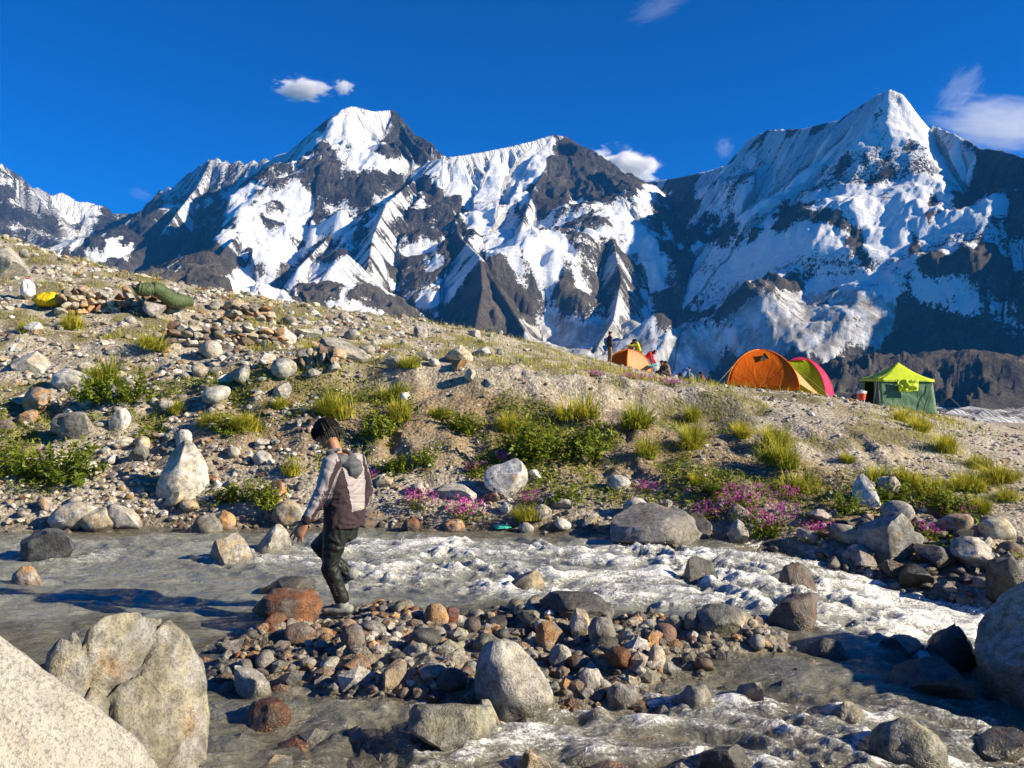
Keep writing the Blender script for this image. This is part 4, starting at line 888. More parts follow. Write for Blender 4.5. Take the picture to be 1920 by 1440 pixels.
def green_tent():
    d = 33.; s = d/FPX; x = (1700-960)*s
    gz = EYE+(HOR-774)*s
    T = tag(empty('frame_tent', (x, d, gz)), 'dark green frame tent with a lime yellow pyramid roof', 'tent', None)
    X = lambda px, yo=0.: (px-960)*(d+yo)/FPX-x
    Zz = lambda py: (774-py)*s
    eL, eR = X(1648), X(1752); bL, bR = X(1650), X(1758); wallz = Zz(712); peak = (X(1684, 1.15), 1.15, Zz(678))
    yB = 2.6; fl = (X(1615), yB, Zz(712))
    # eaves corners: front-left, front-right, back-right, back-left
    e = [(eL, 0, wallz), (eR, .15, wallz-.02), (X(1742, yB), yB, wallz), (X(1614, yB*.8), yB*.8, wallz+.02)]
    g = [(bL+.03, -.12, 0.0), (bR, .02, -.05), (X(1746, yB), yB+.1, 0), (X(1610, yB*.8), yB*.8, .1)]
    quad_cloth('front_wall', (g[0], g[1], e[1], e[0]), 'tent_green', T, 20, .02, .03, 3)
    quad_cloth('right_wall', (g[1], g[2], e[2], e[1]), 'tent_green', T, 10, .02, .02, 5); quad_cloth('back_wall', (g[2], g[3], e[3], e[2]), 'tent_green', T, 10, .02, .02, 6)
    # open left side: a strip of wall at each end and a dark inside
    m = lambda a, b, k: tuple(a[i]+(b[i]-a[i])*k for i in range(3))
    quad_cloth('door_flap', (m(g[3], g[0], .78), g[0], e[0], m(e[3], e[0], .70)), 'tent_green', T, 8, .02, .02, 7)
    quad_cloth('door_flap', (g[3], m(g[3], g[0], .2), m(e[3], e[0], .25), e[3]), 'tent_green', T, 8, .02, .02, 8)
    R4 = []
    for k in range(4):
        a, b = e[k], e[(k+1) % 4]
        out = lambda q: (q[0]+(.05 if q[0] > 0 else -.05), q[1]+(-.06 if q[1] < 1 else .06), q[2]+.02)
        a, b = out(a), out(b); n = 10; v = []; f = []
        for i in range(n+1):
            t = i/n
            for j in range(n+1):
                p = Vector(a).lerp(Vector(b), j/n).lerp(Vector(peak), t); p.z -= .10*math.sin(math.pi*t)*(1-.3*math.sin(math.pi*j/n)); v.append(p[:])
        for i in range(n):
            for q in range(n): f.append((i*(n+1)+q, i*(n+1)+q+1, (i+1)*(n+1)+q+1, (i+1)*(n+1)+q))
        me = bpy.data.meshes.new('roof_panel'); me.from_pydata(v, [], f); me.polygons.foreach_set('use_smooth', [True]*len(f)); me.update()
        o = obj('roof_panel', me, M['roof_lime'], T); R4.append(o); md = o.modifiers.new('thick', 'SOLIDIFY'); md.thickness = .008
        quad_cloth('valance', ((a[0], a[1], a[2]-.09), (b[0], b[1], b[2]-.09), (b[0], b[1], b[2]-.005), (a[0], a[1], a[2]-.005)), 'roof_lime', T, 8, 0, .015, 20+k)
    wx0, wx1 = X(1679), X(1720)
    fl = quad_cloth('window_flap', ((wx0+.08, -.15, Zz(735)), (wx1-.04, -.15, Zz(733)), (wx1, -.10, Zz(711)), (wx0, -.10, Zz(711))), 'roof_lime', T, 16, -.04, .12, 31)
    obj('seam', tube_mesh('seam', [(X(1728), -.10, .02), (X(1749), .06, Zz(719))], .012, 5), M['tent_dark'], T)
    for c, q in zip(e, g): obj('pole', tube_mesh('pole', [(c[0]*.99, c[1]+.08, c[2]-.1), (q[0]*.985, q[1]+.12, q[2])], .022, 6), M['pole'], T)
    obj('pole', tube_mesh('pole', [m(g[3], g[0], .62), m(e[3], e[0], .9)], .03, 6), M['pole'], T)
    me = bpy.data.meshes.new('groundsheet'); me.from_pydata([(q[0]*.97, q[1]+.06, .01) for q in g], [], [(0, 1, 2, 3)]); obj('groundsheet', me, M['tent_dark'], T)
    guy(e[1], (eR+1.1, -.6, -.1), T); guy(e[2], (eR+1., yB+.8, -.1), T)
green_tent()

def lathe(name, prof, n=20):
    v = []; f = []
    for r, z in prof:
        for k in range(n): v.append((r*math.cos(2*math.pi*k/n), r*math.sin(2*math.pi*k/n), z))
    for i in range(len(prof)-1):
        for k in range(n): f.append((i*n+k, i*n+(k+1) % n, (i+1)*n+(k+1) % n, (i+1)*n+k))
    f.append(tuple(range(n))[::-1]); f.append(tuple((len(prof)-1)*n+k for k in range(n)))
    me = bpy.data.meshes.new(name); me.from_pydata(v, [], f); me.polygons.foreach_set('use_smooth', [True]*len(f)); me.update(); return me
def cooler():
    d = 31.6; s = d/FPX; x = (1616-960)*s; z = EYE+(HOR-750)*s
    zg = float(H(x, d)); T = tag(empty('water_cooler', (x, d, zg)), 'red round water cooler on a white stand beside the green tent', 'cooler', None); k = max(0., z-zg)
    h = .33; obj('body', lathe('body', [(.11, k), (.135, k+.02), (.15, k+h*.55), (.14, k+h*.6), (.155, k+h*.65), (.155, k+h*.8)]), M['cooler_red'], T)
    ld = obj('lid', lathe('lid', [(.16, k+h*.8), (.165, k+h*.86), (.12, k+h), (.05, k+h*1.02)]), M['cooler_white'], T)
    obj('handle', tube_mesh('handle', [(-.165, 0, k+h*.72), (-.2, 0, k+h*.95), (0, 0, k+h*1.18), (.2, 0, k+h*.95), (.165, 0, k+h*.72)], .012, 6), M['cooler_white'], ld)
    obj('tap', tube_mesh('tap', [(0, -.13, k+.05), (0, -.19, k+.05), (0, -.2, k+.02)], .014, 6), M['cooler_white'], T)
    for a in range(3): obj('stand_leg', tube_mesh('stand_leg', [(.12*math.cos(a*2.1), .12*math.sin(a*2.1), -.03), (.09*math.cos(a*2.1), .09*math.sin(a*2.1), k+.01)], .015, 6), M['cooler_white'], T)
cooler()
def blob_mesh(name, size, seed, noise=.16, freq=1.6, flat=.6, sub=4, cutz=None):
    v, f = ico(sub); v = v.copy(); v = v*(1+noise*pn3(v*freq, seed)+noise*.5*pn3(v*freq*2.4, seed+3)+noise*.2*pn3(v*freq*6, seed+5))[:, None]
    v[:, 2] = np.where(v[:, 2] < 0, v[:, 2]*flat, v[:, 2]); return mesh_np(name, v*np.array(size), f)
def gear(name, px, py, size, mat, label, cat, seed, lift=.7, **k):
    x, y, z = hit(px, py); o = obj(name, blob_mesh(name, size, seed, **k), M[mat], None, (x, y, z+size[2]*lift)); tag(o, label, cat); return o
ys = gear('sack', 92, 578, (.36, .26, .22), 'sack_yellow', 'bright yellow sack lying in the grass by the stone wall', 'sack', 61)
ob = obj('tied_neck', tube_mesh('tied_neck', [(-.24, 0, 0), (-.30, -.02, .02), (-.36, -.03, .06)], [.06, .03, .06], 8), M['black_gear'], ys)
ws = gear('sack', 52, 562, (.18, .15, .30), 'sack_white', 'white upright sack on the grass left of the yellow sack', 'sack', 67)
obj('tied_neck', tube_mesh('tied_neck', [(0, 0, .2), (.0, 0, .26), (-.02, 0, .33)], [.06, .028, .06], 8), M['tent_pink'], ws)
def sleeping_bag(pts, r, label):
    # pts are photo pixels along the bag, it lies on the wall and ground
    w = []
    for px, py in pts:
        x, y, z = hit(px, 590); k = (y-.45)/y; w.append(Vector((x*k, y-.45, EYE+(HOR-py)/FPX*(y-.45))))
    n = 26; c = []
    for i in range(n+1):
        t = i/n*(len(w)-1); k = min(int(t), len(w)-2); c.append(w[k].lerp(w[k+1], t-k))
    base = c[0].copy(); me = tube_mesh('sleeping_bag', [q-base+Vector((0, 0, r*.62)) for q in c], [r*(.55+.45*min(1, 4*min(i, n-i)/n+.1)) *(1+.03*math.sin(i*1.3)+.02*math.sin(i*2.9)) for i in range(n+1)], 18)
    for v in me.vertices: v.co.z *= 1.0
    o = obj('sleeping_bag', me, M['bag_green'], None, base); tag(o, label, 'sleeping bag', 'olive sleeping bags drying on the wall')
    m2 = o.modifiers.new('sub', 'SUBSURF'); m2.levels = 1; m2.render_levels = 1
    e = c[-1]-base; obj('hood_rim', tube_mesh('hood_rim', [(e.x-.06, e.y-.03, e.z+r*.9), (e.x+.0, e.y-.03, e.z+r*.5), (e.x+.02, e.y, e.z+.03)], r*.22, 8), M['bag_green'], o)
sleeping_bag([(285, 545), (302, 556), (324, 572), (360, 574)], .19, 'long olive sleeping bag hanging down over the stone wall')
sleeping_bag([(287, 547), (272, 552), (254, 549)], .17, 'shorter bunched olive sleeping bag at the wall top')
cm = gear('jug', 134, 572, (.12, .1, .11), 'sack_white', 'small whitish jug between the yellow sack and the wall', 'jug', 71, noise=.06)
obj('spout', tube_mesh('spout', [(0, -.08, .02), (0, -.13, .03)], [.05, .045], 10), M['black_gear'], cm)
tq = gear('cloth', 941, 992, (.12, .09, .035), 'mat_teal', 'scrap of turquoise cloth caught at the far waterline', 'cloth', 73, noise=.3)
bx_ = (1604-960)/FPX*32.2; bp = obj('backpack', blob_mesh('backpack', (.2, .16, .18), 75), M['black_gear'], None, (bx_, 32.2, max(float(H(bx_, 32.2))+.1, EYE+(HOR-748)*32.2/FPX))); tag(bp, 'black bag on the ground left of the red water cooler', 'bag')
obj('strap', tube_mesh('strap', [(-.12, -.12, .1), (-.05, -.2, .2), (.06, -.16, .16)], .02, 6), M['black_gear'], bp)
# ---------------------------------------------------------------- people
plain('skin', (.36, .17, .10), .5, 40, .08, .05); plain('hair', (.008, .0065, .006), .55, 60, .3, .3, spec=.18); plain('jacket_dark', (.030, .018, .024), .8, 60, .2, .2, dist=.004)
plain('jacket_grey', (.29, .26, .27), .6, 50, .1, .15, dist=.004); plain('hood_grey', (.085, .09, .10), .7, 80, .3, .2, dist=.004); plain('trousers', (.010, .013, .012), .55, 30, .25, .25, dist=.01)
plain('shoe', (.22, .23, .22), .7, 40, .2, .2, dist=.004); plain('trim', (.6, .75, .2), .5, 40, .05, 0); plain('eye_white', (.7, .68, .65), .3, 10, .02, 0)
def ring(c, u, w, ru, rw, n=16): return [Vector(c)+Vector(u)*(ru*math.cos(2*math.pi*k/n))+Vector(w)*(rw*math.sin(2*math.pi*k/n)) for k in range(n)]
def loft(bm, rings):
    V = [[bm.verts.new(p) for p in r] for r in rings]; n = len(V[0])
    for a, b in zip(V[:-1], V[1:]):
        for k in range(n): bm.faces.new((a[k], a[(k+1) % n], b[(k+1) % n], b[k]))
    bm.faces.new(V[0][::-1]); bm.faces.new(V[-1])
def limb(bm, pts, rad, flat=1., side=None, n=14):
    pts = [Vector(p) for p in pts]
    # densify + rounded ends
    P2, R2 = [], []
    for i in range(len(pts)-1):
        for k in range(5):
            t = k/5; P2.append(pts[i].lerp(pts[i+1], t)); R2.append(rad[i]+(rad[i+1]-rad[i])*(t*t*(3-2*t)))
    P2.append(pts[-1]); R2.append(rad[-1])
    d0 = (P2[1]-P2[0]).normalized(); d1 = (P2[-1]-P2[-2]).normalized()
    P2 = [P2[0]-d0*R2[0]*.85, P2[0]-d0*R2[0]*.5]+P2+[P2[-1]+d1*R2[-1]*.5, P2[-1]+d1*R2[-1]*.85]; R2 = [R2[0]*.45, R2[0]*.85]+R2+[R2[-1]*.85, R2[-1]*.45]
    rings = []; a = None
    for i, p in enumerate(P2):
        d = (P2[min(i+1, len(P2)-1)]-P2[max(i-1, 0)]).normalized()
        if a is None: a = (Vector(side)-d*Vector(side).dot(d)).normalized() if side is not None else d.orthogonal().normalized()
        else: a = (a-d*a.dot(d)).normalized()
        b = d.cross(a); rings.append(ring(p, a, b, R2[i], R2[i]*flat, n))
    loft(bm, rings)
def ell(bm, c, r, rot=None, sub=3):
    q = bmesh.ops.create_icosphere(bm, subdivisions=sub, radius=1)['verts']
    mt = Matrix.Translation(Vector(c)) @ (rot.to_4x4() if rot else Matrix.Identity(4)) @ Matrix.Diagonal((*r, 1)); bmesh.ops.transform(bm, matrix=mt, verts=q)
def fuse(name, bm, voxel, smooth=6):
    me = bpy.data.meshes.new(name); bm.to_mesh(me); bm.free(); o = bpy.data.objects.new(name, me); col.objects.link(o)
    m = o.modifiers.new('r', 'REMESH'); m.mode = 'VOXEL'; m.voxel_size = voxel
    if smooth: s = o.modifiers.new('s', 'SMOOTH'); s.factor = .5; s.iterations = smooth
    dg = bpy.context.evaluated_depsgraph_get(); dg.update(); me2 = bpy.data.meshes.new_from_object(o.evaluated_get(dg)); me2.name = name
    bpy.data.objects.remove(o); bpy.data.meshes.remove(me)
    me2.polygons.foreach_set('use_smooth', [True]*len(me2.polygons)); return me2
def hand(bm, wrist, dirv, palm_n, thumb_side, size=1., curl=.35):
    d = Vector(dirv).normalized(); n = Vector(palm_n); n = (n-d*n.dot(d)).normalized(); s = d.cross(n)*thumb_side; w = Vector(wrist)
    limb(bm, [w, w+d*.045*size, w+d*.085*size], [.026*size, .036*size, .040*size], .42, s)
    for k, (off, ln) in enumerate(((.030, .068), (.011, .078), (-.009, .072), (-.028, .056))):
        b0 = w+d*.085*size+s*off*size; dd = (d+s*off*10).normalized(); p = [b0]; a = 0
        for q in (.42, .33, .25):
            a += curl*(.8+.15*k); p.append(p[-1]+(dd*math.cos(a)+n*math.sin(a))*ln*q*size)
        limb(bm, p, [.0082*size, .0078*size, .0072*size, .006*size], 1., s, 10)
    t0 = w+d*.03*size+s*.028*size; limb(bm, [t0, t0+(d*.5+s*.75+n*.2)*.035*size, t0+(d*.9+s*.8+n*.35)*.055*size], [.013*size, .011*size, .008*size], 1., n, 10)

def split_mesh(me, names_tests, default):
    """separate the faces of one garment into panels"""
    pc = np.empty(len(me.polygons)*3); me.polygons.foreach_get('center', pc); pc = pc.reshape(-1, 3); pn_ = np.empty(len(me.polygons)*3); me.polygons.foreach_get('normal', pn_); pn_ = pn_.reshape(-1, 3)
    lab = np.zeros(len(pc), int)
    for i, (nm, test) in enumerate(names_tests): lab = np.where((lab == 0) & test(pc, pn_), i+1, lab)
    out = {}
    for i, nm in enumerate([default]+[q[0] for q in names_tests]):
        bm = bmesh.new(); bm.from_mesh(me); bm.faces.ensure_lookup_table()
        bmesh.ops.delete(bm, geom=[f for f in bm.faces if lab[f.index] != i], context='FACES'); m2 = bpy.data.meshes.new(nm); bm.to_mesh(m2); bm.free(); out[nm] = m2
    return out

def hero_man():
    d0 = 6.9; s = d0/FPX
    O = Vector(((632-960)*s, d0, EYE+(HOR-1152)*s))
    def J(px, py, dy=0.):
        d = d0+dy; return Vector(((px-960)/FPX*d, d, EYE+(HOR-py)/FPX*d))-O
    shL, shR = J(622, 868, -.15), J(668, 862, .15); elL, wrL = J(601, 930, -.20), J(574, 976, -.26); elR, wrR = J(688, 918, .26), J(672, 962, .12)
    pel = J(642, 985, .0); hipL, hipR = J(632, 992, -.075), J(652, 990, .08); knL, anL = J(617, 1062, -.10), J(641, 1130, -.06); knR, anR = J(597, 1022, .12), J(651, 1076, .22)
    fw = Vector((-.86, .5, 0)).normalized(); side = Vector((.5, .86, 0)).normalized()       # he walks left, turned a little away
    hc = J(611, 812, -.01); nk = J(630, 850, 0); look = (fw+Vector((-.15, -.25, -.55))).normalized()
    up = (Vector((0, 0, 1))-look*look.z).normalized(); rt = look.cross(up)
    Hm = Matrix((rt, look, up)).transposed()
    def Hd(x, y, z): return hc+Hm @ Vector((x, y, z))
    bm = bmesh.new()
    ell(bm, hc+up*.015, (.073, .094, .088), Hm); ell(bm, Hd(0, .022, -.045), (.058, .068, .068), Hm)      # skull, face
    ell(bm, Hd(0, .066, -.098), (.024, .020, .018), Hm); ell(bm, Hd(0, .078, .012), (.045, .014, .012), Hm)    # chin, brow
    limb(bm, [Hd(0, .084, .005), Hd(0, .103, -.028)], [.008, .0145], 1., rt, 10); ell(bm, Hd(0, .084, -.062), (.022, .009, .008), Hm)  # nose, lips
    for q in (-1, 1): ell(bm, Hd(q*.073, -.006, -.018), (.010, .020, .030), Hm)
    limb(bm, [nk-Vector((0, 0, .06)), nk, Hd(0, -.02, -.05)], [.062, .054, .052])
    limb(bm, [pel, (pel+nk)/2, (shL+shR)/2-Vector((0, 0, .02))], [.09, .10, .10], .75, side)
    limb(bm, [(shL+shR)/2, shL, elL, wrL], [.07, .045, .036, .026]); limb(bm, [(shL+shR)/2, shR, elR, wrR], [.07, .045, .036, .026])
    hd = (J(558, 1003, -.27)-wrL).normalized(); hand(bm, wrL, hd, Vector((.35, 1., 0)), -1, 1.3, .2)
    hand(bm, wrR, Vector((-.2, 0, -1)), Vector((-1, .3, 0)), -1)
    limb(bm, [pel, hipL, knL, anL], [.09, .07, .045, .035]); limb(bm, [pel, hipR, knR, anR], [.09, .07, .045, .035])
    body = obj('person', fuse('person', bm, .0054, 3), M['skin'], None, O)
    tag(body, 'man in a grey and dark jacket stepping across the stream on stones', 'person')
    for q in (-1, 1):
        e = bmesh.new(); ell(e, Hd(q*.031, .079, -.010), (.011, .008, .008), Hm, 2); me = bpy.data.meshes.new('eye'); e.to_mesh(me); e.free(); obj('eye', me, M['eye_white'], body)
    # hair: a thick mop, longer at the nape
    v, f = ico(5); v = v.copy(); sel = (v[:, 2] > -.46-.9*np.clip(-v[:, 1], 0, 1)*.75+np.clip(v[:, 1], 0, 1)*.62)
    strand = pn3(v*np.array([10, 6, 3]), 81)*.085+pn3(v*np.array([24, 14, 6]), 83)*.05
    rr = np.where(sel, 1.0+strand, .80); q = v*rr[:, None]*np.array([.092, .111, .113])
    me = mesh_np('hair', np.array([(hc+Hm @ Vector((a[0], a[1]-.010, a[2]+.020)))[:] for a in q]), f); hair = obj('hair', me, M['hair'], body)
    bm = bmesh.new(); rs = random.Random(4)
    for k in range(110):                       # locks hanging over forehead, ears and nape
        a = rs.uniform(0, 6.283); yv = math.sin(a); p0 = Vector((.086*math.cos(a), .102*yv-.01, .05+rs.uniform(-.02, .03))); ln = (.07 if yv > .3 else .125)*rs.uniform(.7, 1.25)
        p1 = p0+Vector((.018*math.cos(a), .022*yv, -ln*.5)); p2 = p1+Vector((-.004*math.cos(a)+rs.uniform(-.01, .01), -.002*yv, -ln*.5))
        if yv > .55: p2 = p1+Vector((rs.uniform(-.02, .02), .004, -.025))
        limb(bm, [hc+Hm @ p0, hc+Hm @ p1, hc+Hm @ p2], [.009, .007, .0015], .6, None, 6)
    me = bpy.data.meshes.new('locks'); bm.to_mesh(me); bm.free(); obj('locks', me, M['hair'], hair)
    # jacket
    bm = bmesh.new(); hem = J(646, 984, .0); ch = J(646, 905, .0); w1 = J(646, 945, .0); tp = (shL+shR)/2
    cen = [(hem+Vector((0, 0, -.01)), .205, .150), (w1, .205, .150), (ch, .215, .145), (J(646, 880, 0), .20, .125), (tp+Vector((-.01, 0, .012)), .15, .10), (nk+Vector((.012, 0, -.03)), .085, .08), (nk+Vector((-.004, 0, .008)), .070, .068)]
    rr_ = []
    for i in range(len(cen)-1):
        for k in range(4):
            t = k/4; a, b = cen[i], cen[i+1]; rr_.append(ring(a[0].lerp(b[0], t), side, fw, a[1]+(b[1]-a[1])*t, a[2]+(b[2]-a[2])*t, 28))
    rr_.append(ring(cen[-1][0], side, fw, cen[-1][1], cen[-1][2], 28)); loft(bm, rr_)
    limb(bm, [tp*.35+shL*.65, shL, elL, wrL-(wrL-elL)*.04], [.075, .080, .062, .046]); limb(bm, [tp*.35+shR*.65, shR, elR, wrR-(wrR-elR)*.04], [.075, .078, .062, .046])
    jm = fuse('jacket', bm, .0062, 5)
    vv = np.empty(len(jm.vertices)*3); jm.vertices.foreach_get('co', vv); vv = vv.reshape(-1, 3); nn = np.empty(len(vv)*3); jm.vertices.foreach_get('normal', nn); nn = nn.reshape(-1, 3)
    # folds: drag lines on the sleeves and hem, quilting on the back
    rot = np.array([[.8, .36, -.48], [-.6, .48, -.64], [0, .8, .6]]); vr = vv@rot+.15*np.stack([pn3(vv*5, 90), pn3(vv*5, 94), pn3(vv*5, 96)], 1)
    fold = .010*pn3(vr*np.array([6, 17, 8]), 91)+.005*pn3(vr*np.array([22, 13, 26]), 93)
    aL = np.array(elL); t_arm = np.linalg.norm(vv-aL, axis=1); fold = fold+.007*pn3(vr*np.array([10, 34, 14]), 95)*np.clip(1-t_arm/.33, 0, 1)
    vv = vv+nn*fold[:, None]; jm.vertices.foreach_set('co', vv.astype(np.float32).ravel()); jm.update()
    sv = np.array(side); fv = np.array(fw); c0 = np.array(J(646, 920, 0)); tz = lambda py: (J(646, py)[2])
    def coords(c): r = c-c0; return r@sv, r@fv, c[:, 2]
    def is_arm(c, A, E, Wr):
        def ds(a, b):
            a, b = np.array(a), np.array(b); ab = b-a; t = np.clip(((c-a)@ab)/(ab@ab), 0, 1); return np.linalg.norm(c-a-t[:, None]*ab, axis=1)
        return np.minimum(ds(A, E), ds(E, Wr)) < .092
    def sleeve_test(c, n):                    # outer half of each sleeve and the shoulder yoke are grey
        u, w, z = coords(c); L = is_arm(c, shL, elL, wrL) & (n@(-sv+fv*.55+np.array([0, 0, .35])) > -.12) & ((u < -.12) | (z > tz(880))); Rr = is_arm(c, shR, elR, wrR) & (u > .10) & (n@(sv+fv*.4) > 0)
        return L | Rr
    def back_test(c, n):
        u, w, z = coords(c); k = np.clip((z-tz(955))/(tz(862)-tz(955)), 0, 1); half = .075+.045*np.sin(k*3.14*.62)+.03*k**3
        lowb = tz(955)+.06*u
        return (w < -.02) & (np.abs(u-.015) < half) & (z > lowb) & (n@fv < -.15)
    parts = split_mesh(jm, [('sleeve_panel', sleeve_test), ('back_panel', back_test)], 'jacket')
    jk = obj('jacket', parts['jacket'], M['jacket_dark'], body); obj('sleeve_panel', parts['sleeve_panel'], M['jacket_grey'], jk)
    bpn = parts['back_panel']; bv = np.empty(len(bpn.vertices)*3); bpn.vertices.foreach_get('co', bv); bv = bv.reshape(-1, 3)
    ph = ((bv[:, 2]+.10*((bv-c0)@sv)-tz(955))/.068) % 1; dip = np.exp(-((np.minimum(ph, 1-ph))/.06)**2)
    bv = bv-fv*(.004-.006*dip)[:, None]; bpn.vertices.foreach_set('co', bv.astype(np.float32).ravel()); bpn.update(); obj('back_panel', bpn, M['jacket_grey'], jk)
    bm = bmesh.new()                          # hood lying on the back, open collar in front
    hb = nk-fw*.085+Vector((0, 0, -.015)); limb(bm, [nk+fw*.035-side*.075+Vector((0, 0, .0)), nk-side*.088-fw*.03, hb-side*.075-fw*.03-Vector((0, 0, .03)), hb-fw*.065-Vector((0, 0, .065)), hb+side*.075-fw*.03-Vector((0, 0, .03)), nk+side*.088-fw*.03, nk+fw*.035+side*.075], [.022, .034, .050, .060, .050, .034, .022], .8)
    ell(bm, hb-fw*.055-Vector((0, 0, .07)), (.115, .085, .06)); ell(bm, hb-fw*.088-Vector((0, 0, .125))+side*.01, (.085, .06, .065)); ell(bm, hb-fw*.10-Vector((0, 0, .165))+side*.02, (.05, .04, .04))
    hm = fuse('hood', bm, .006, 3); hv = np.empty(len(hm.vertices)*3); hm.vertices.foreach_get('co', hv); hv = hv.reshape(-1, 3); hv = hv+.013*np.stack([pn3(hv*14, 97), pn3(hv*14, 98), pn3(hv*14, 99)], 1); hm.vertices.foreach_set('co', hv.astype(np.float32).ravel()); hm.update()
    obj('hood', hm, M['hood_grey'], jk)
    bm = bmesh.new(); limb(bm, [nk+fw*.055+side*.05+Vector((0, 0, .012)), nk+fw*.075-side*.02+Vector((0, 0, -.02)), nk-side*.078+fw*.02+Vector((0, 0, .02)), nk-fw*.07-side*.03+Vector((0, 0, .04))], [.016, .018, .018, .016], .8); obj('collar', fuse('collar', bm, .006, 2), M['jacket_grey'], jk)
    def on_jacket(px, py):                    # the jacket point seen at a photo pixel
        w = vv+np.array(O); qx = 960+FPX*w[:, 0]/w[:, 1]; qy = HOR-FPX*(w[:, 2]-EYE)/w[:, 1]; m = (np.hypot(qx-px, qy-py) < 5); k = np.where(m)[0]
        return Vector(vv[k[np.argmin(w[k, 1])]]) if len(k) else Vector(c0)
    l0, l1 = on_jacket(676, 953), on_jacket(686, 949); obj('logo_tab', tube_mesh('logo_tab', [l0+Vector((.002, -.006, 0)), l1+Vector((.004, -.006, 0))], .005, 6), M['trim'], jk)
    bm = bmesh.new(); limb(bm, [wrL-(wrL-elL)*.10, wrL-(wrL-elL)*.02], [.049, .046]); obj('cuff', fuse('cuff', bm, .006, 2), M['jacket_dark'], jk)
    # trousers
    bm = bmesh.new(); limb(bm, [hipL+Vector((0, 0, .07)), hipL, knL, anL+Vector((0, 0, .03))], [.115, .112, .074, .062]); limb(bm, [hipR+Vector((0, 0, .07)), hipR, knR, anR], [.115, .108, .076, .062])
    limb(bm, [pel+Vector((0, 0, .1)), pel+Vector((0, 0, -.03))], [.16, .14], .8, side)
    tm = fuse('trousers', bm, .007, 4); vv = np.empty(len(tm.vertices)*3); tm.vertices.foreach_get('co', vv); vv = vv.reshape(-1, 3); nn = np.empty(len(vv)*3); tm.vertices.foreach_get('normal', nn); nn = nn.reshape(-1, 3)
    vr = vv@rot+.1*np.stack([pn3(vv*5, 100), pn3(vv*5, 104), pn3(vv*5, 106)], 1); vv = vv+nn*(.014*pn3(vr*np.array([5, 13, 7]), 101)+.007*pn3(vr*np.array([14, 24, 30]), 103))[:, None]; tm.vertices.foreach_set('co', vv.astype(np.float32).ravel()); tm.update()
    tr = obj('trousers', tm, M['trousers'], body)
    for k in range(5):
        q = (knL*(1-(.45+.07*k))+anL*(.45+.07*k)); obj('reflective_bar', tube_mesh('reflective_bar', [q+Vector((-.02, -.062, .008)), q+Vector((.010, -.064, -.004))], .0022, 5), M['hood_grey'], tr)
    # shoes
    for nm, an, toe in (('L', anL, Vector((-.98, .02, -.06))), ('R', anR, Vector((.15, .25, -.95)))):
        toe = toe.normalized(); upv = Vector((0, 0, 1)) if nm == 'L' else Vector((.9, -.2, .1)); upv = (upv-toe*upv.dot(toe)).normalized(); sd = toe.cross(upv)
        bm = bmesh.new(); heel = an-upv*.055-toe*.05
        limb(bm, [an+upv*.05, an-upv*.02], [.058, .056]); limb(bm, [heel, heel+toe*.09, heel+toe*.19], [.052, .056, .044], .78, sd)
        sh = obj('shoe', fuse('shoe', bm, .006, 3), M['shoe'], body)
        bm = bmesh.new(); so = heel-upv*.034; limb(bm, [so, so+toe*.1, so+toe*.20], [.050, .052, .042], .32, sd); obj('sole', fuse('sole', bm, .006, 1), M['black_gear'], sh)
        for k in range(3): obj('lace', tube_mesh('lace', [heel+toe*(.06+.035*k)+upv*(.052-.008*k)-sd*.03, heel+toe*(.065+.035*k)+upv*(.062-.008*k), heel+toe*(.06+.035*k)+upv*(.052-.008*k)+sd*.03], .004, 5), M['black_gear'], sh)
hero_man()

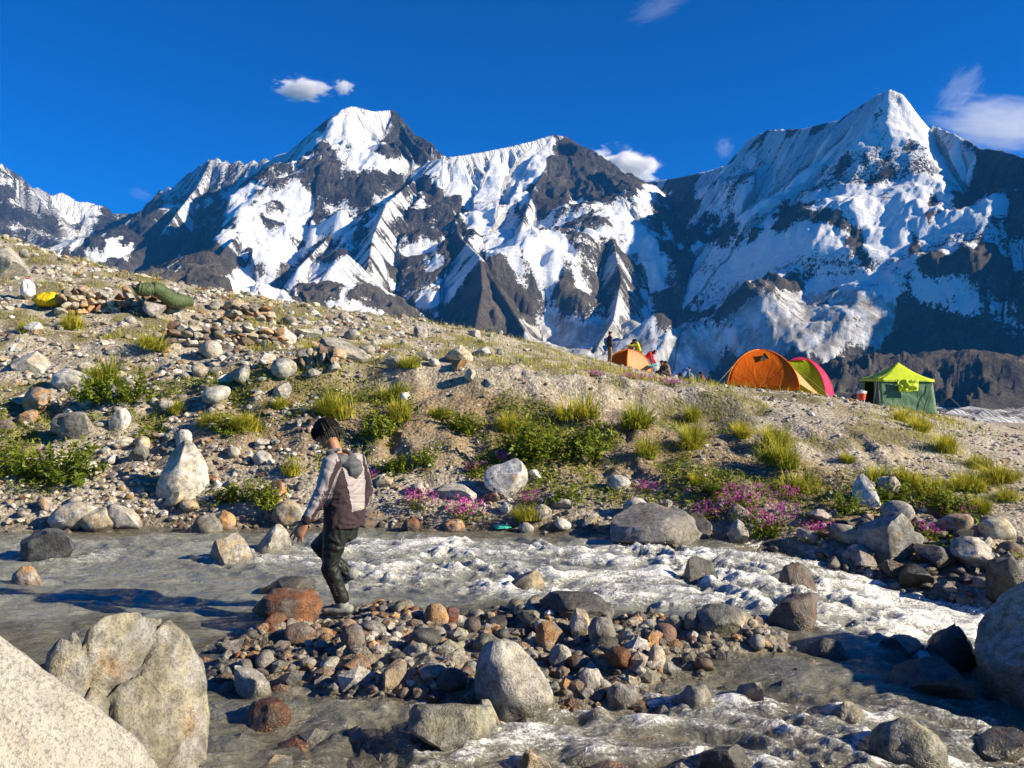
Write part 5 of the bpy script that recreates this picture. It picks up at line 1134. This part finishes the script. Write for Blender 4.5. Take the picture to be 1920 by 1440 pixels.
def cmat(name, c):
    if name not in M: plain(name, c, .8, 20, .15, .1)
    return name
def small_person(px, py_foot, d, heading, pose, top, bottom, label, hat=None, zoff=None):
    """a figure some 40 m away: continuous body, jacket, trousers, hair or cap, shoes"""
    x = (px-960)/FPX*d; z = float(H(x, d)) if zoff is None else zoff
    fw = Vector((math.cos(R(heading)), math.sin(R(heading)), 0)); sd = Vector((-fw.y, fw.x, 0)); U = Vector((0, 0, 1))
    if pose == 'stand': pel = U*.90; ch = U*1.32+fw*.0; hd = U*1.60+fw*.03
    elif pose == 'lean': pel = U*.90; ch = U*1.28+fw*.16; hd = U*1.50+fw*.27
    elif pose == 'bend': pel = U*.86-fw*.1; ch = U*1.12+fw*.26; hd = U*1.22+fw*.50
    else: pel = U*.22; ch = U*.62+fw*.10; hd = U*.86+fw*.20
    shL, shR = ch+sd*.19+U*.06, ch-sd*.19+U*.06
    if pose == 'lean': hands = [ch+fw*.52+sd*.12-U*.02, ch+fw*.48-sd*.1-U*.06]
    elif pose == 'bend': hands = [U*.62+fw*.52+sd*.12, U*.62+fw*.48-sd*.12]
    elif pose == 'sit': hands = [U*.38+fw*.42+sd*.08, U*.38+fw*.40-sd*.1]
    else: hands = [pel+sd*.27+fw*.06-U*.03, pel-sd*.27+fw*.02-U*.03]
    if pose == 'sit': knees = [U*.42+fw*.42+sd*.14, U*.40+fw*.40-sd*.16]; ank = [U*.08+fw*.52+sd*.1, U*.08+fw*.55-sd*.12]
    else: knees = [U*.48+fw*.04+sd*.10, U*.48+fw*.02-sd*.1]; ank = [U*.09+sd*.11, U*.09-sd*.11]
    bm = bmesh.new(); ell(bm, hd, (.08, .095, .115)); ell(bm, hd+fw*.09-U*.02, (.02, .02, .025)); limb(bm, [ch, hd-U*.06], [.06, .05]); limb(bm, [pel, ch], [.13, .15], .7, sd)
    for a, h in zip((shL, shR), hands):
        el = (a+h)/2-fw*.05-U*.04; limb(bm, [ch, a, el, h], [.06, .045, .038, .028]); dv = (h-el).normalized(); hand(bm, h, dv, fw+Vector((.1, .1, .3)), 1, 1.2, .3)
    for a, k in zip(ank, knees): limb(bm, [pel, k, a], [.09, .05, .035])
    b = obj('person', fuse('person', bm, .02, 2), M['skin'], None, (x, d, z)); tag(b, label, 'person', 'people by the small orange tent')
    bm = bmesh.new(); limb(bm, [pel-U*.04, (pel+ch)/2, ch+U*.05], [.175, .18, .17], .68, sd)
    for a, h in zip((shL, shR), hands):
        el = (a+h)/2-fw*.05-U*.04; limb(bm, [ch, a, el, el.lerp(h, .9)], [.10, .08, .065, .05])
    obj('jacket', fuse('jacket', bm, .028, 3), M[cmat('wear_'+label[:20], top)], b)
    bm = bmesh.new(); limb(bm, [pel+U*.06, pel-U*.06], [.15, .15], .75, sd)
    for s_, (a, k) in zip((1, -1), zip(ank, knees)): limb(bm, [pel+sd*.08*s_, k, a+U*.05], [.105, .08, .065])
    obj('trousers', fuse('trousers', bm, .028, 3), M[cmat('legs_'+label[:20], bottom)], b)
    bm = bmesh.new(); ell(bm, hd+U*.035-fw*.015, (.095, .105, .10)); ell(bm, hd+U*.06+fw*.05, (.07, .06, .05)); obj('cap' if hat else 'hair', fuse('hair', bm, .02, 2), M['hair'] if not hat else M[cmat('cap_'+label[:20], hat)], b)
    for a in ank:
        bm = bmesh.new(); limb(bm, [a-U*.04-fw*.05, a-U*.05+fw*.14], [.05, .045], .8, sd); obj('shoe', fuse('shoe', bm, .02, 2), M['shoe'], b)
small_person(1143, 690, 42.5, 20, 'stand', (.035, .03, .028), (.20, .13, .075), 'person in a dark jacket and brown trousers standing left of the small tent')
small_person(1180, 690, 44.5, -30, 'lean', (.30, .02, .035), (.03, .03, .04), 'person in red behind the small tent, only head and shoulders showing', zoff=2.85)
small_person(1200, 690, 44.2, 185, 'lean', (.50, .58, .04), (.03, .03, .035), 'person in a yellow-green jacket reaching over the small tent', zoff=2.85)
small_person(1211, 697, 43.6, -25, 'bend', (.40, .02, .04), (.03, .03, .04), 'person in a red and black jacket bending down right of the small tent')
small_person(1247, 712, 42.0, 200, 'sit', (.10, .09, .06), (.08, .07, .05), 'person in olive sitting in the grass nearest the small tent')
small_person(1255, 716, 41.6, 180, 'sit', (.20, .14, .10), (.06, .05, .05), 'smaller dark-haired person sitting just right of the one in olive')
small_person(1279, 722, 41.5, 30, 'bend', (.10, .18, .36), (.03, .03, .04), 'person in a blue jacket bent far forward behind the grass', zoff=float(H((1279-960)/FPX*41.5, 41.5))-.45)
small_person(1299, 722, 41.8, 190, 'sit', (.30, .30, .20), (.10, .10, .07), 'person in pale olive sitting right of the bent blue figure')
small_person(1321, 726, 41.0, 160, 'sit', (.16, .03, .06), (.05, .03, .05), 'person in dark red sitting lowest beside the grassy rim')
def teal_mat():
    d = 42.5; x = (1222-960)/FPX*d; o = quad_cloth('sleeping_mat', ((-.25, -.2, .0), (.30, -.25, .02), (.32, .25, .12), (-.22, .3, .10)), 'mat_teal', None, 8, .02, .03, 44); o.location = (x, d, EYE+(HOR-687)*d/FPX)
    z = float(H(x, d)); o.location.z = min(o.location.z, z+.75)
    tag(o, 'teal mat held out by the bending person in red', 'mat')
teal_mat()
# ---------------------------------------------------------------- plants
def leafmat(name, c1, c2, tr=.35):
    t = NT(name); oi = t.n('ObjectInfo'); n = t.noise(t.pos(), 9, 2, .5); a = t.attr('hue')
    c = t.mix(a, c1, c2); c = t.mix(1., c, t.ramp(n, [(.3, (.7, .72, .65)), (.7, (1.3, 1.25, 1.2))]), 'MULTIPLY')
    c = t.mix(1., c, t.mix(oi.outputs['Random'], (.8, .85, .8), (1.2, 1.12, 1.0)), 'MULTIPLY')
    M[name] = t.bsdf(c, .55, None, .25, trans=(tr, c)); return M[name]
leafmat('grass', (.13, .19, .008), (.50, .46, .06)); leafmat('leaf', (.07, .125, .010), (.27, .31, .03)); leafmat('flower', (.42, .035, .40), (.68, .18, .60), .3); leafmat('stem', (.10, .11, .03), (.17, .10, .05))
def blades(n, rad, h, seed, droop=.6, w=.006):
    rs = np.random.RandomState(seed); a = rs.uniform(0, 6.283, n); r0 = rad*.35*np.sqrt(rs.rand(n)); lean = np.abs(rs.normal(.55, .35, n)); L = h*rs.uniform(.55, 1.25, n)
    dx, dy = np.cos(a), np.sin(a); V = []; F = []; hue = []
    tx, ty = -dy, dx; seg = 4; prev = np.stack([r0*dx, r0*dy, np.zeros(n)-.03], -1); ang = lean*.5
    rows = [prev]
    for k in range(seg):
        st = L/seg; prev = prev+np.stack([np.sin(ang)*dx*st, np.sin(ang)*dy*st, np.cos(ang)*st], -1); ang = ang+droop*lean*(.45+.25*k); rows.append(prev)
    ww = w*np.array([1., 1., .85, .55, .08]); T = np.stack([tx, ty, np.zeros(n)], -1)
    vs_ = np.stack([q for k in range(seg+1) for q in (rows[k]-T*ww[k], rows[k]+T*ww[k])], 1)      # n, 10, 3
    base = np.arange(n)[:, None, None]*10; f0 = np.array([[2*k, 2*k+1, 2*k+3, 2*k+2] for k in range(seg)])[None]
    hue = np.clip(np.tile(np.linspace(0, .75, seg+1).repeat(2), (n, 1))*.6+rs.rand(n, 1)*.55, 0, 1)
    return vs_.reshape(-1, 3), (base+f0).reshape(-1, 4), hue.ravel()
TUFT = []
for i in range(9):                               # each tuft: a few clumps of different height, some dead straw among the green
    rs = np.random.RandomState(840+i); VV = []; FF = []; HH = []; o_ = 0
    for k in range(rs.randint(3, 6)):
        hh = rs.uniform(.20, .42); v, f, hu = blades(rs.randint(70, 150), .34, hh, 800+i*11+k, rs.uniform(.4, .9), .0058); off = np.r_[rs.normal(0, .10, 2), 0]
        VV.append(v+off); FF.append(f+o_); HH.append(np.clip(hu+rs.uniform(-.15, .3), 0, 1)); o_ += len(v)
    v, f, hu = blades(50, .5, .40, 870+i, 1.1, .005); VV.append(v); FF.append(f+o_); HH.append(np.full(len(v), 1.))
    me = mesh_np('grass_tuft', np.concatenate(VV), np.concatenate(FF)); attr(me, 'hue', np.concatenate(HH)); me.materials.append(M['grass']); TUFT.append(me)
def leaves_on(points, normals, size, seed):
    rs = np.random.RandomState(seed); n = len(points); ax = normals+rs.normal(0, .55, (n, 3)); ax /= np.linalg.norm(ax, axis=1)[:, None]
    t = np.cross(ax, rs.normal(size=(n, 3))); t /= np.linalg.norm(t, axis=1)[:, None]; b = np.cross(ax, t); L = (size*rs.uniform(.6, 1.3, n))[:, None]
    v = np.stack([points-t*L*.2, points+b*L*.28+ax*L*.05, points+t*L, points-b*L*.28+ax*L*.05], 1)
    return v.reshape(-1, 3), (np.arange(n)[:, None]*4+np.arange(4)[None]).reshape(-1, 4), np.repeat(rs.rand(n), 4)
SHRUB = []
for i in range(5):
    rs = np.random.RandomState(900+i); pts = []; nor = []
    for k in range(46):                          # sprigs fanning out of the ground, leaves along each
        a = rs.uniform(0, 6.283); el = rs.uniform(.25, 1.5); dr = np.array([math.cos(a)*math.cos(el), math.sin(a)*math.cos(el), math.sin(el)]); L = rs.uniform(.55, 1.05); o0 = np.array([rs.uniform(-.45, .45), rs.uniform(-.45, .45), -.05])
        m = 26; tt = rs.uniform(.25, 1, m)[:, None]; pts.append(o0+dr*L*tt+rs.normal(0, .045, (m, 3))); nor.append(np.tile(dr*.4+np.array([0, 0, .7]), (m, 1)))
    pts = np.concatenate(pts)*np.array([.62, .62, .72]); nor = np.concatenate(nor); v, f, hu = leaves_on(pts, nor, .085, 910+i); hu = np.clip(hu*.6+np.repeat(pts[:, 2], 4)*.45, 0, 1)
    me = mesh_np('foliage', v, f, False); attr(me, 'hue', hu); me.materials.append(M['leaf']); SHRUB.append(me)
STEMS = []; FLOW = []
for i in range(4):
    rs = np.random.RandomState(950+i); sv_, sf_, sh_ = blades(60, .9, .62, 960+i, .25, .008); me = mesh_np('stems', sv_, sf_); attr(me, 'hue', sh_); me.materials.append(M['stem']); STEMS.append(me)
    c = np.c_[rs.normal(0, .30, 95), rs.normal(0, .30, 95), .26+.36*rs.rand(95)]; p = np.repeat(c, 5, 0)+rs.normal(0, .012, (475, 3)); v, f, hu = leaves_on(p, np.tile([0, -.25, .8], (475, 1)), .058, 970+i); me = mesh_np('blossom', v, f, False); attr(me, 'hue', hu); me.materials.append(M['flower']); FLOW.append(me)
def leaf_basal(seed):
    rs = np.random.RandomState(seed); n = 330; p = np.c_[rs.normal(0, .36, n), rs.normal(0, .36, n), rs.rand(n)*.34]; v, f, hu = leaves_on(p, np.tile([0, 0, 1.], (n, 1)), .075, seed+1); me = mesh_np('foliage', v, f, False); attr(me, 'hue', hu); me.materials.append(M['leaf']); return me
BASAL = [leaf_basal(990+i*3) for i in range(3)]
def where(px, py):
    x, y, z = hit(px, py); return x, y, z
def tuft(px, py, w, label, grp='grass tufts on the bank', k=1.):
    x, y, z = where(px, py); s = w/FPX*y/.44*k
    o = obj('grass_tuft', rng.choice(TUFT), None, None, (x, y, z)); o.scale = (s*rng.uniform(.85, 1.35), s*rng.uniform(.8, 1.1), s*rng.uniform(.75, 1.1)); o.rotation_euler = (rng.uniform(.0, .3), rng.uniform(-.1, .1), rng.uniform(0, 6.3)); tag(o, label, 'grass tuft', grp)
def shrub(px, py, w, h, label):
    x, y, z = where(px, py); s = w/FPX*y/1.0; r = empty('shrub', (x, y, z)); tag(r, label, 'shrub', 'leafy shrubs on the bank')
    nclump = 2 if w > 90 else 1
    for q in range(nclump):
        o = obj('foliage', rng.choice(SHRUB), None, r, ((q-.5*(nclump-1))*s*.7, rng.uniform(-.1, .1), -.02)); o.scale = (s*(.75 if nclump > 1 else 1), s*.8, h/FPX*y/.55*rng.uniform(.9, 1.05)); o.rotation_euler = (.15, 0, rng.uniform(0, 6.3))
def flowers(px, py, w, h, label):
    x, y, z = where(px, py); s = w/FPX*y/1.1; r = empty('flowering_plant', (x, y, z)); tag(r, label, 'flowers', 'purple flowers by the stream'); hz = h/FPX*y/.62; rz = rng.uniform(0, 6.3)
    for nm, me in (('stems', rng.choice(STEMS)), ('foliage', rng.choice(BASAL)), ('blossom', rng.choice(FLOW))):
        o = obj(nm, me, None, r, (0, 0, -.02)); o.scale = (s, s*.9, hz); o.rotation_euler = (.1, 0, rz)
TU = [(205, 712, 66, 'tall yellow grass tuft above the round green bush on the left slope'), (1075, 782, 60, 'round grass tuft high on the bank below the grassy rim'), (1190, 800, 66, 'bushy grass tuft on the bank below the small tent'), (1213, 858, 56, 'grass tuft on the bank with dark earth beside it'),
 (1288, 840, 56, 'ragged grass tuft on the grey slope below the sitting people'), (1299, 790, 36, 'small grass tuft high on the grey slope'), (738, 750, 58, 'tall yellow grass tuft near the terrace edge behind the man'), (748, 786, 50, 'yellow grass tuft just below the tall one at the terrace edge'),
 (652, 782, 56, 'yellow grass tuft above and right of the man\'s head'), (618, 778, 46, 'yellow grass tuft directly above the man\'s head'), (818, 782, 38, 'small yellow grass tuft on the bare bank middle'), (956, 812, 44, 'grass tuft in the middle of the bank'), (985, 838, 36, 'short grass tuft beside the wide green shrub'),
 (1390, 818, 40, 'small grass tuft on the slope below the big orange tent'), (1440, 842, 58, 'upper grass tuft of the dark green strip on the slope'), (1463, 872, 58, 'middle grass tuft of the dark green strip on the slope'), (1486, 914, 58, 'lowest bright grass tuft of the dark green strip'),
 (1000, 978, 52, 'grass tuft at the far waterline under the white boulder'), (548, 890, 46, 'dry grass tuft on the bank left of the man\'s back'), (470, 808, 40, 'dry grass tuft on the bank above the white stones'), (525, 768, 34, 'thin dry grass tuft on the bare left bank'), (395, 800, 34, 'sparse dry grass tuft left of the low shrub'),
 (290, 655, 46, 'yellow grass tuft below the dry stone wall on the left'), (580, 668, 42, 'dry grass tuft beside the rusty grey block'), (1640, 905, 46, 'yellow grass tuft above the white rock cluster'), (1700, 905, 50, 'yellow grass tuft on the right bank edge'), (1745, 925, 50, 'yellow-green grass tuft lower on the right bank'),
 (1725, 808, 44, 'grass tuft below the green tent'), (1785, 850, 42, 'grass tuft on the right ridge past the green tent'), (1838, 880, 44, 'grass tuft on the falling right ridge'), (1872, 905, 44, 'grass tuft near the right edge of the ridge'), (1900, 938, 44, 'rightmost grass tuft on the bank'),
 (1690, 790, 40, 'grass tuft at the front foot of the green tent'), (1810, 920, 50, 'yellow grass tuft in the right gully'), (1840, 960, 50, 'grass tuft in the right gully above the boulders'), (60, 620, 40, 'grass tuft below the white sack'), (140, 616, 40, 'green grass tuft below the yellow sack'), (330, 775, 30, 'wispy grass tuft on the bare earth of the left bank'),
 (770, 690, 44, 'grass tuft on the terrace left of centre'), (1300, 905, 30, 'small grass tuft low on the grey slope'), (1590, 868, 28, 'reddish dry tuft alone on the grey slope')]
for a in TU: tuft(*a)
SH = [(215, 752, 100, 52, 'round glossy green bush on the left slope'), (85, 902, 150, 66, 'wide bright green bush near the left edge'), (468, 946, 96, 46, 'green shrub on the shingle left of the man'), (432, 812, 86, 34, 'low green shrub on the left bank face'),
 (708, 818, 84, 54, 'green shrub right of the man\'s head'), (872, 812, 84, 46, 'leafy green shrub on the middle bank'), (1045, 858, 135, 66, 'widest green shrub in the middle of the bank'), (1062, 948, 66, 34, 'small green shrub above the far waterline'), (745, 888, 76, 44, 'green shrub right of the man\'s jacket'),
 (1720, 952, 120, 46, 'wide green shrub on the right bank'), (1655, 948, 70, 36, 'dark green shrub beside the white rock cluster'), (1800, 985, 70, 40, 'green shrub above the pale-topped boulder'), (1335, 925, 50, 28, 'small green shrub at the foot of the grey slope'), (1590, 965, 70, 40, 'dark shrub above the cascade on the right bank'),
 (800, 870, 56, 34, 'low green shrub left of the white boulder'), (890, 895, 48, 30, 'green shrub above the pale flat slab'), (1420, 1005, 90, 40, 'green leafy growth under the purple flowers')]
for a in SH: shrub(*a)
FL = [(782, 952, 70, 36, 'purple flowers right of the man at the waterline'), (872, 972, 70, 40, 'purple flowers below the pale flat slab'), (995, 950, 56, 30, 'purple flowers right of the white boulder'), (890, 890, 46, 26, 'purple flowers above the pale flat slab'), (1385, 955, 95, 44, 'large patch of purple flowers at the foot of the grey slope'),
 (1448, 995, 100, 48, 'dense magenta flowers hanging over the rapids'), (1328, 970, 60, 30, 'purple flowers beside the dark waterline boulder'), (1535, 1010, 60, 34, 'magenta flowers at the top of the cascade'), (1792, 985, 70, 36, 'purple flowers among the right bank boulders'), (1738, 1006, 60, 30, 'purple flowers right of the big grey block'),
 (1212, 925, 44, 24, 'small purple flowers above the pale resting boulder'), (942, 872, 36, 26, 'small purple flowers above the white boulder'), (690, 900, 30, 22, 'little purple flowers at the man\'s back'), (1110, 706, 60, 14, 'purple flowers on the rim below the standing person'), (1190, 712, 70, 14, 'purple flowers along the rim under the small tent'), (1255, 722, 60, 14, 'purple flowers on the rim below the sitting people'), (1480, 935, 40, 26, 'purple flowers below the bright grass tuft')]
for a in FL: flowers(*a)
def loose_grass():
    rs = np.random.RandomState(77); n = 150000; px = rs.uniform(-60, 1990, n); d = 11.*(45/11)**(rs.rand(n)); x = (px-960)/FPX*d; y = d
    meadow = np.exp(-((x-(y-15)*.02-1.2)/3.8)**2)*sst(15.5, 17.5, y)*.9
    g = np.maximum(green(x, y)*.8, meadow*sst(-.2, .2, fbm(x*.7, y*.4, 3, 431))); g = np.where((x > 5) & (y-shore(x) > 2), g*.3, g)
    strip = np.zeros(n)
    for L in ([(1690, 792), (1750, 850), (1830, 900), (1900, 965)], [(1640, 905), (1700, 925), (1790, 955)], [(1430, 815), (1455, 870), (1495, 925)], [(1640, 790), (1720, 800), (1780, 790)], [(640, 760), (745, 790)], [(1010, 800), (1120, 860)]):
        w = [np.array(hit(*q)[:2]) for q in L]
        for a, b in zip(w[:-1], w[1:]):
            ab = b-a; tt = np.clip(((x-a[0])*ab[0]+(y-a[1])*ab[1])/(ab@ab), 0, 1); dd = np.hypot(x-a[0]-tt*ab[0], y-a[1]-tt*ab[1]); strip = np.maximum(strip, np.exp(-(dd/(.035*y))**2))
    g = np.maximum(g*sst(-.1, .35, fbm(x*1.7, y*1.1, 3, 437)+.2), strip*sst(-.25, .3, fbm(x*1.9, y*1.9, 2, 439)))
    ok = rs.rand(n) < g; x, y = x[ok], y[ok]; n = len(x); v, f, hu = blades(n, 0, 1., 88, .6, .04)
    v = v.reshape(n, 10, 3); s = (.06+.11*rs.rand(n))*np.clip(y/15, .8, 1.5); v = v*s[:, None, None]; v[..., :2] *= .8; z = H(x, y); v = v+np.stack([x, y, z], -1)[:, None, :]
    me = mesh_np('grass', v.reshape(-1, 3), f); attr(me, 'hue', np.clip(hu+.15, 0, 1)); tag(obj('grass', me, M['grass']), 'short yellow-green grass scattered over the moraine', 'grass', None, 'stuff')
    n = 40000; px = rs.uniform(-40, 1960, n); x0 = (px-960)/FPX*12.5; y = shore(x0)+rs.uniform(.5, 4., n); x = x0*(y/12.5); g = green(x, y); ok = rs.rand(n) < g*.9; x, y = x[ok], y[ok]; n = len(x)
    pts = np.c_[x, y, H(x, y)+.02+.08*rs.rand(n)]; v, f, hu = leaves_on(pts, np.tile([0, -.2, 1.], (n, 1)), .06, 99); me = mesh_np('ground_cover', v, f, False); attr(me, 'hue', hu); tag(obj('ground_cover', me, M['leaf']), 'low leafy ground cover on the bank face', 'ground cover', None, 'stuff')
loose_grass()
